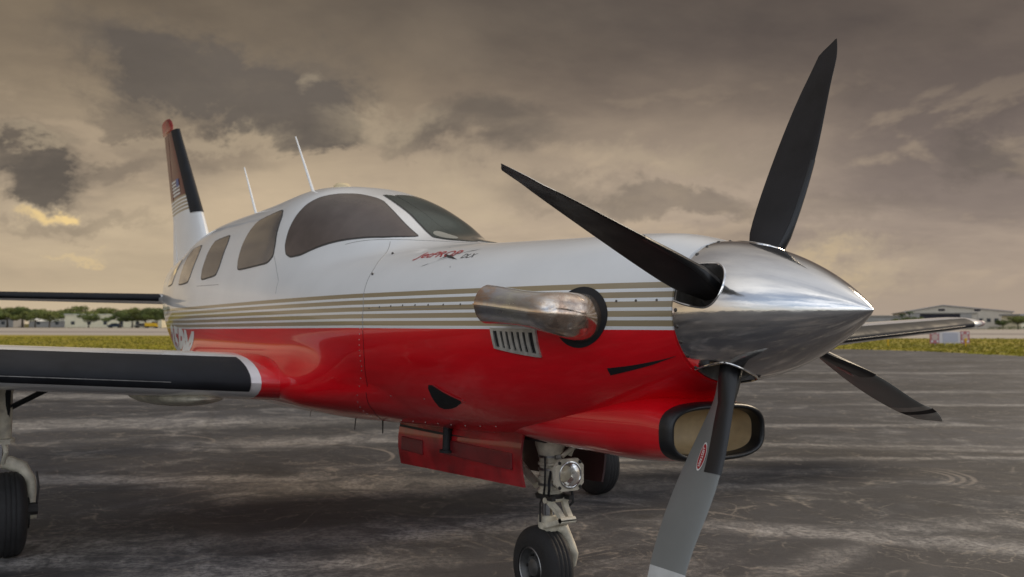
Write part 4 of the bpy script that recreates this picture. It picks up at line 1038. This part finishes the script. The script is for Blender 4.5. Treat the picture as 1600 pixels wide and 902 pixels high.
    t.put(bp, 'Height', t.m('ADD', t.m('MULTIPLY', grit, .7), fine)); t.put(b, 'Normal', bp.outputs[0])
    return m
def ground_mat(name, c1, c2, sc, stretch=(1, 1, 1), c3=None):
    m, t, b = mat(name); tc = t.n('ShaderNodeTexCoord'); o = tc.outputs['Object']
    uv = t.v('MULTIPLY', t.xyz(t.v('DOT_PRODUCT', o, tuple(RT)), t.v('DOT_PRODUCT', o, tuple(FW)), 0.0), stretch)
    a, _ = t.noise(uv, sc, 7, .65); q, _ = t.noise(uv, sc*9, 5, .7)
    c = t.mix(t.mr(a, .35, .65), (*c1, 1), (*c2, 1))
    if c3: c = t.mix(t.mr(q, .5, .7, 0, .6), c, (*c3, 1))
    t.put(b, 'Base Color', c); b.inputs['Roughness'].default_value = .9; b.inputs['Specular IOR Level'].default_value = .2
    return m
GRASS = ground_mat('mown_grass', (.22,.19,.014), (.33,.25,.03), .10, (1, .6, 1), (.11,.13,.014))
CONC = ground_mat('taxiway_concrete', (.36,.31,.26), (.42,.37,.31), .05, (.3, 1, 1), (.30,.26,.22))
FAR = ground_mat('far_grass', (.09,.085,.02), (.12,.10,.03), .02)
n = 64
o = mesh_obj('ground', [(7000*math.cos(2*math.pi*k/n), 7000*math.sin(2*math.pi*k/n), -.016) for k in range(n)], [tuple(range(n))], FAR, None, False); o['kind'] = 'structure'
sheet('apron', [(-260,-120),(260,-120),(120,6),(46,24),(24,32),(20.8,40),(19.8,48),(17.5,52),(12,52),(4,48),(-6,43),(-20,40.5),(-60,38),(-260,34)], 0.0, asphalt_mat())
GP = [(-260,33),(-60,37.4),(-20,40),(-6,42.5),(4,47.5),(12,51.6),(17.3,51.6),(19.4,47.8),(20.4,39.8),(23.6,31.6),(46,23.4),(120,5.2),(300,-30),(300,88),(60,94),(0,102),(-60,112),(-260,130)]
sheet('grass_strip', GP, -.004, GRASS)
sheet('taxiway', [(-600,150),(-260,129),(-60,111),(0,101),(60,93),(300,87),(600,80),(600,330),(-600,300)], -.008, CONC)
sheet('taxiway_shoulder', [(-600,165),(-60,143),(60,136),(600,130),(600,150),(60,160),(-60,168),(-600,186)], -.003, ground_mat('worn_shoulder', (.22,.19,.17), (.30,.26,.22), .03, (.2, 1, 1)))
# ragged grass tufts along the mown strip
V = []; F = []
def inpoly(x, y, P):
    c = False
    for i in range(len(P)):
        (x1, y1), (x2, y2) = P[i], P[(i+1) % len(P)]
        if (y1 > y) != (y2 > y) and x < (x2-x1)*(y-y1)/(y2-y1)+x1: c = not c
    return c
cnt = 0
while cnt < 22000:
    d = 30+65*rng.rand()**1.6; l = (rng.rand()*1.15-.60)*d*1.05+2
    if not inpoly(l, d, GP): continue
    if inpoly(l, d, [(-8,0),(12,0),(12,49),(-8,44)]): continue
    cnt += 1; p = ap(l, d, -.004); h = .03+.05*rng.rand()*(1+1.2*(rng.rand() < .06)); a = rng.rand()*math.pi; w_ = .05+.07*rng.rand(); k = len(V)
    ex = Vector((math.cos(a), math.sin(a), 0))*w_; V += [p-ex, p+ex, p+ex*.5+Vector((.03*rng.randn(), .03*rng.randn(), h)), p-ex*.5+Vector((0, 0, h*.8))]; F.append((k, k+1, k+2, k+3))
o = mesh_obj('grass_tufts', V, F, simple('grass_blade', (.24,.205,.016), .8, var=.5, scale=.25), None, False)
setp(o, kind='stuff', label='short yellow green grass tufts covering the strip beyond the apron', category='grass')

# ------------------------------------------------------------------ buildings, trees and airfield furniture
BM = {k: simple('wall_'+k, c, .8, var=.08, scale=.4) for k, c in dict(cream=(.85,.76,.55), beige=(.56,.50,.42), grey=(.34,.32,.30), white=(.80,.76,.66), roof=(.36,.35,.36), dark=(.018,.016,.026), yellow=(.62,.38,.015), blue=(.05,.07,.11), glass=(.05,.055,.06), trim=(.30,.28,.25), pink=(.52,.40,.38), signwhite=(.60,.57,.60), signred=(.42,.15,.17), panel=(.42,.42,.50)).items()}
def at(L, D, yaw=0.0):
    return Matrix.Translation(ap(L, D, -.006)) @ Matrix(((RT.x, FW.x, 0), (RT.y, FW.y, 0), (0, 0, 1))).to_4x4() @ Matrix.Rotation(yaw, 4, 'Z')
def root(name, L, D, yaw=0.0, **k):
    o = empty(name, (0, 0, 0), **k); o.matrix_world = at(L, D, yaw); return o
def bx(name, parent, a, b, m, bev=0):
    mb = MB(); mb.box(a, b); o = mb.build(name, m, parent, angle=None); 
    return o
# big hangar on the right: gable front, a dark slab painting its shaded open doorway, long flank running away to the right
H = root('hangar', 182, 372, R(-17), label='large beige gabled hangar with a dark open door behind the far wing tip', category='hangar')
def gable(x0, x1, dpt, zev, zr, xr, mw, mr, parent, y0=0.0):
    mb = MB(); mb.add([(x0,y0,0),(x1,y0,0),(x1,y0,zev),(xr,y0,zr),(x0,y0,zev),(x0,dpt,0),(x1,dpt,0),(x1,dpt,zev),(xr,dpt,zr),(x0,dpt,zev)], [(0,1,2,3,4),(5,9,8,7,6),(0,4,9,5),(1,6,7,2)])
    mb.build('wall', mw, parent, angle=None)
    mb = MB(); e = .5
    for (a, za, b, zb) in ((x0-e, zev-.15, xr, zr+.12), (xr, zr+.12, x1+e, zev-.15)):
        mb.add([(a,y0-e,za),(b,y0-e,zb),(b,dpt+e,zb),(a,dpt+e,za),(a,y0-e,za+.3),(b,y0-e,zb+.3),(b,dpt+e,zb+.3),(a,dpt+e,za+.3)], [(0,3,2,1),(4,5,6,7),(0,1,5,4),(1,2,6,5),(2,3,7,6),(3,0,4,7)])
    return mb.build('roof', mr, parent, angle=None)
gable(-34, 3, 70, 6.4, 8.6, -21, BM['beige'], BM['roof'], H)
bx('hangar_door', H, (-29,-.12,0), (-15,.3,5.6), BM['dark'])
bx('door_leaf', H, (-33,-.30,0), (-29,-.15,5.8), BM['grey']); bx('door_leaf', H, (-15,-.30,0), (-11,-.15,5.8), BM['grey'])
bx('gable_vent', H, (-22.5,-.10,6.7), (-20.2,.1,7.5), BM['dark'])
bx('door_track', H, (-34,-.45,5.75), (-9,-.1,6.05), BM['trim'])
for k in range(4): f = bx('window', H, (-8.5+2.6*k,-.10,2.6), (-7.1+2.6*k,.06,3.9), BM['glass']); 
B2 = root('office_building', 205, 352, R(4), label='long pale cream office building at the right edge with a flat roof line', category='building')
bx('wall', B2, (-28,0,0), (60,12,4.7), BM['cream']); bx('roof', B2, (-28.6,-.8,4.7), (60.6,12.8,5.3), BM['roof'])
for k in range(16): bx('window', B2, (-26+5.2*k,-.06,1.3), (-23.4+5.2*k,.1,3.0), BM['glass'])
bx('door', B2, (-20.4,-.08,0), (-19.1,.1,2.3), BM['dark'])
B3 = root('storage_building', 141, 380, R(6), label='low grey flat roofed building left of the large hangar', category='building')
bx('wall', B3, (-32,0,0), (9,14,4.6), BM['grey']); bx('roof', B3, (-32.5,-.5,4.6), (9.5,14.5,5.0), BM['trim'])
for k in range(5): bx('door', B3, (-28+7*k,-.1,0), (-24+7*k,.1,3.4), BM['trim'])
B4 = root('arched_hangar', 118, 430, R(0), label='distant pale hangar with a sloping roof seen just right of the spinner tip', category='hangar')
gable(-12, 26, 30, 5.0, 8.3, 4, BM['grey'], BM['roof'], B4); bx('hangar_door', B4, (-4,-.1,0), (12,.1,4.6), BM['trim'])
# low cream and white buildings behind the tree line on the left
def house(name, L, D, w_, d_, h, mw, lab, pitched=0.0, nw=4, cat='building'):
    b = root(name, L, D, 0.0, label=lab, category=cat)
    if pitched: 
        mb = MB(); mb.add([(0,0,0),(w_,0,0),(w_,0,h),(0,0,h),(0,d_,0),(w_,d_,0),(w_,d_,h),(0,d_,h),(0,d_/2,h+pitched),(w_,d_/2,h+pitched)], [(0,1,2,3),(4,7,6,5),(0,3,8,7,4),(1,5,6,9,2)]); mb.build('wall', mw, b, angle=None)
        mb = MB(); e = .4; mb.add([(-e,-e,h-.1),(w_+e,-e,h-.1),(w_+e,d_/2,h+pitched+.1),(-e,d_/2,h+pitched+.1),(-e,d_+e,h-.1),(w_+e,d_+e,h-.1)], [(0,1,2,3),(3,2,5,4)]); mb.build('roof', BM['white'] if pitched < 1.3 else BM['trim'], b, angle=None)
    else:
        bx('wall', b, (0,0,0), (w_,d_,h), mw); bx('roof', b, (-.3,-.3,h), (w_+.3,d_+.3,h+.25), BM['white'])
    for k in range(nw):
        x_ = w_*(k+.5)/nw; f = bx('window', b, (x_-.6,-.06,1.0), (x_+.6,.08,2.1), BM['glass'])
    return b
house('cream_building', -152, 342, 33, 10, 4.3, BM['cream'], 'long cream flat roofed building behind the trees at left', 0, 6)
house('white_building', -111, 338, 22, 9, 4.0, BM['white'], 'white flat roofed building right of the long cream one', 0, 4)
house('small_shed', -168, 350, 13, 7, 2.2, BM['grey'], 'low grey shed between the leftmost trees', 1.0, 2)
house('white_bungalow', -102, 320, 15, 8, 2.2, BM['white'], 'small white building with a low pitched roof at left', 1.1, 3)
house('beige_bungalow', -84, 332, 19, 8, 2.6, BM['beige'], 'beige pitched roof building nearest the fuselage', 1.2, 3)
house('pale_bungalow', -185, 345, 14, 8, 3.0, BM['grey'], 'grey building at the left edge half hidden by trees', 1.0, 2)
# yellow refuelling truck and a dark parked car
def truck(L, D, lab, m):
    g = root('fuel_truck', L, D, R(4), label=lab, category='truck')
    bx('tank', g, (0,0,.75), (3.6,2.2,2.15), m); bx('cab', g, (3.7,.1,.6), (5.2,2.1,2.0), m); bx('windscreen', g, (5.15,.25,1.25), (5.23,1.95,1.85), BM['glass']); bx('chassis', g, (0,.3,.45), (5.2,1.9,.75), BM['dark'])
    for x_ in (.9, 4.4):
        for y_ in (.0, 2.2):
            mb = MB(); mb.lathe((x_, y_-.12, .42), (0,1,0), [(0,.001),(0,.42),(.24,.42),(.24,.001)], 16); mb.build('wheel', MT['tyre'], g)
    g.scale = (.68, .68, .74)
TK = truck(-109.5, 300, 'small yellow truck parked on the far taxiway edge', BM['yellow'])
def car(L, D, m, lab, yaw=0):
    g = root('parked_car', L, D, yaw, label=lab, category='car', group='cars parked by the far buildings')
    mb = MB(); pr = [(0,.35),(0,.85),(.9,.95),(1.4,1.42),(3.0,1.45),(3.8,.98),(4.5,.88),(4.55,.35)]
    V = [(x_, y_, z) for y_ in (0, 1.75) for x_, z in pr]; k = len(pr)
    mb.add(V, [(i, (i+1) % k, k+(i+1) % k, k+i) for i in range(k)]+[tuple(range(k))[::-1], tuple(range(k, 2*k))]); mb.build('body', m, g, angle=R(30))
    bx('window', g, (1.45,-.01,.98), (3.1,1.76,1.34), BM['glass'])
    for x_ in (.85, 3.7):
        for y_ in (0, 1.75):
            m_ = MB(); m_.lathe((x_, y_-.1, .32), (0,1,0), [(0,.001),(0,.32),(.2,.32),(.2,.001)], 14); m_.build('wheel', MT['tyre'], g)
car(-128, 318, BM['blue'], 'dark blue car in front of the gap between cream buildings'); car(-121, 322, BM['grey'], 'grey car just right of the dark blue one'); car(-104, 306, BM['dark'], 'black car left of the small yellow truck')

# trees: trunk with limbs, crown of many leaf clumps; three shapes
LEAF = [simple('foliage_dark', (.095,.120,.028), .8, var=.6, scale=.5), simple('foliage_olive', (.14,.155,.034), .8, var=.6, scale=.5), simple('palm_leaf', (.04,.06,.02), .7, var=.4, scale=1)]
BARK = simple('bark', (.10,.08,.06), .9, var=.4, scale=4)
def tree_mesh(seed, h, wd, nleaf, flat=.8):
    r = np.random.RandomState(seed); cl = []; tb = MB(); tb.tube([(0,0,0),(.05*h*.3,0,h*.2),(0,.1,h*.42)], [.045*h,.035*h,.025*h], 8)
    for k in range(11):
        a = r.rand()*6.28; q = (.25+.75*r.rand()**.6)*wd*.42; z = h*(.46+.36*r.rand()); cl.append((q*math.cos(a), q*math.sin(a), z, h*(.13+.13*r.rand())))
    cl.append((0, 0, h*.78, h*.22))
    for c in cl[:7]: tb.tube([(0,.05,h*.38),(c[0]*.5,c[1]*.5,h*.45),(c[0],c[1],c[2])], [.02*h,.012*h,.004*h], 5)
    V = []; F = []
    for i in range(nleaf):
        c = cl[r.randint(len(cl))]; d = r.randn(3); d /= np.linalg.norm(d); q = c[3]*(.55+.5*r.rand()); p = np.array(c[:3])+d*q*np.array([1.25, 1.25, flat])
        s = h*(.018+.022*r.rand()); e1 = r.randn(3); e1 /= np.linalg.norm(e1); e2 = np.cross(e1, d); k = len(V)
        V += [tuple(p-e1*s), tuple(p+e2*s), tuple(p+e1*s), tuple(p-e2*s*.8)]; F.append((k, k+1, k+2, k+3))
    mc = bpy.data.meshes.new('crown'); mc.from_pydata(V, [], F)
    to = tb.build('trunk', BARK, None); mt_ = to.data; bpy.data.objects.remove(to, do_unlink=True)
    return mc, mt_
TM = [tree_mesh(3, 6.5, 8.5, 4200), tree_mesh(5, 6.0, 10, 4400, .65), tree_mesh(9, 5.2, 6.5, 3000)]
def tree(L, D, kind, s, leaf, lab, yaw=0.0, group='trees on the far side of the airfield'):
    g = root('broadleaf_tree', L, D, yaw, label=lab, category='tree', group=group); g.scale = (s*1.25, s*1.25, s*1.08)
    for nm, me_, mm in (('crown', TM[kind][0], LEAF[leaf]), ('trunk', TM[kind][1], BARK)):
        o = bpy.data.objects.new(nm, me_); COL.objects.link(o); o.parent = g
        if not me_.materials: me_.materials.append(mm)
        o.material_slots[0].link = 'OBJECT'; o.material_slots[0].material = mm
def LX(px, D): return (px-800)/1571.*D
TL = [(-12,320,0,1.10,0,'dark tree cut by the left edge of the picture'), (12,322,1,1.08,1,'wide olive tree second from the left edge'), (36,326,0,1.0,0,'rounded tree over the low grey shed'),
      (56,318,2,1.0,1,'broad low tree in front of the cream building end'), (78,316,2,.95,1,'tree directly left of the long cream wall'), (108,352,2,1.05,0,'tree behind the cream building roof'),
      (139,316,2,.85,0,'tree standing before the cream building right end'), (150,350,2,1.02,1,'pale tree behind the white building'), (193,350,0,.92,0,'full dark tree behind the right end of the white building'),
      (188,316,1,.86,0,'dark tree right of the white building'), (207,330,2,1.05,1,'olive tree behind the yellow truck'), (228,318,0,.95,1,'tall olive tree left of the fuselage side'),
      (246,316,1,1.06,0,'wide dark tree nearest the fuselage side'), (268,330,0,1.0,0,'tree half hidden by the fuselage side'), (-40,330,1,1.1,0,'tree beyond the left edge of the picture')]
for k, (px, D, kd, s, lf, lab) in enumerate(TL): tree(LX(px, D), D, kd, s, lf, lab, k*1.3)
for px, D, kd, s, lf, lab in ((1409,340,2,.72,0,'small dark tree left of the two palms'), (1427,338,2,.80,0,'bushy tree under the taller palm'), (1590,330,2,.85,1,'olive tree in front of the cream office wall'), (1567,335,2,.6,0,'small dark tree just past the wing tip')):
    tree(LX(px, D), D, kd, s, lf, lab, px*.7, 'trees by the right hand hangars')
V = []; F = []
for k in range(30):
    px = -60+k*12+3*((k*7) % 5); D_ = 372+6*((k*3) % 4); me_ = TM[k % 3][0]; A = np.empty(len(me_.vertices)*3); me_.vertices.foreach_get('co', A); A = A.reshape(-1, 3)*(1.1+.25*((k*5) % 4)/3)
    c, s_ = math.cos(k*2.1), math.sin(k*2.1); A = A @ np.array([[c, s_, 0], [-s_, c, 0], [0, 0, 1]]); A += np.array(ap(LX(px, D_), D_, -.3))
    n0 = len(V)//1; V.extend(A.tolist()); F.extend([(n0+4*q, n0+4*q+1, n0+4*q+2, n0+4*q+3) for q in range(len(A)//4)])
me_ = bpy.data.meshes.new('distant_wood'); me_.from_pydata(V, [], F); me_.materials.append(LEAF[1])
o = bpy.data.objects.new('distant_wood', me_); COL.objects.link(o); setp(o, kind='stuff', label='continuous far belt of green trees behind the cream buildings at left', category='wood')
def palm(L, D, h, lab):
    g = root('palm_tree', L, D, 0, label=lab, category='palm tree', group='palms left of the hangar')
    mb = MB(); mb.tube([(0,0,0),(.1,0,h*.5),(0,.1,h)], [.2,.14,.12], 8); mb.build('trunk', BARK, g)
    V = []; F = []; r = np.random.RandomState(int(h*10))
    for k in range(22):
        a = 2*math.pi*k/22+r.rand()*.2; dr = .5+.9*r.rand(); up = r.rand()*1.1-.2; n_ = 7
        for i in range(n_):
            t = i/(n_-1); p = np.array([math.cos(a)*1.6*t, math.sin(a)*1.6*t, h+up*t-dr*t*t*1.1]); w_ = .26*math.sin(math.pi*(.12+.8*t)); s = np.array([-math.sin(a), math.cos(a), 0])*w_
            V += [tuple(p-s-np.array([0,0,w_*.5])), tuple(p), tuple(p+s-np.array([0,0,w_*.5]))]
        b0 = len(V)-3*n_
        for i in range(n_-1): F += [(b0+3*i, b0+3*i+1, b0+3*i+4, b0+3*i+3), (b0+3*i+1, b0+3*i+2, b0+3*i+5, b0+3*i+4)]
    mesh_obj('crown', V, F, LEAF[2], g, False)
palm(LX(1421,345), 345, 6.0, 'taller palm left of the large hangar'); palm(LX(1410,350), 350, 5.2, 'shorter palm left of the tallest one')
# clipped hedge along the office front
mc, _ = tree_mesh(21, 1.7, 4, 900, .8)
for k, px in enumerate((1552,1566,1580,1594,1612)):
    g = root('round_shrub', LX(px, 322), 322, k, label=['round shrub nearest the wing tip in the row by the office','second shrub from the wing tip along the office front','middle shrub of the row along the office front','fourth shrub from the wing tip at the office','shrub at the picture edge by the office'][k], category='shrub', group='shrubs along the office front')
    o = bpy.data.objects.new('foliage', mc); COL.objects.link(o); o.parent = g; o.location = (0, 0, -.55)
    if not mc.materials: mc.materials.append(LEAF[0])
# mandatory sign with red flanked ends on the grass
S = root('taxiway_sign', LX(1483, 64), 64, R(-3), label='low white taxiway sign with red bordered ends standing on the grass strip', category='sign')
bx('sign_panel', S, (-.66,-.05,.12), (.66,.05,.84), BM['signwhite']); bx('panel_face', S, (-.44,-.075,.20), (.50,-.051,.76), BM['panel'])
for s in (-1, 1):
    e = bx('end_panel', S, (min(s*.67, s*1.22),-.06,.10), (max(s*.67, s*1.22),.06,.88), BM['signred']); mb = MB()
    mb.lathe((s*.94,-.062,.50), (0,-1,0), [(0,.20),(.012,.20),(.012,.001)], 20); mb.build('end_disc', BM['pink'], e)
    for a, b in ((-.17,.26),(.17,.26),(-.17,-.26),(.17,-.26)): bx('end_square', e, (s*.94+a-.06,-.072,.50+b-.07), (s*.94+a+.06,-.061,.50+b+.07), BM['signwhite'])
for x_ in (-.9,-.3,.3,.9): bx('leg', S, (x_-.03,-.03,0), (x_+.03,.03,.14), BM['trim'])
def marker(px, D, h, m, lab):
    g = root('marker_post', LX(px, D), D, label=lab, category='marker post', group='marker posts on the grass'); mb = MB(); mb.tube([(0,0,0),(0,0,h)], [.045,.045], 10); mb.build('post', m, g); mb = MB(); mb.lathe((0,0,h), (0,0,1), [(0,.045),(0,.09),(.10,.09),(.14,.04),(.14,.001)], 14); mb.build('cap', m, g)
marker(1387, 60, .62, BM['yellow'], 'short yellow marker post on the grass left of the white sign'); marker(1508, 60, .34, BM['yellow'], 'stubby yellow marker post at the right foot of the white sign')
# lamp masts by the hangar
def mast(px, D, h, lab):
    g = root('light_mast', LX(px, D), D, label=lab, category='light mast'); mb = MB(); mb.tube([(0,0,0),(0,0,h)], [.12,.08], 8); mb.build('pole', BM['trim'], g); bx('lamp_head', g, (-.9,-.2,h-.1), (.9,.2,h+.5), BM['dark'])
mast(1527, 300, 5.6, 'dark headed light mast in front of the hangar corner')
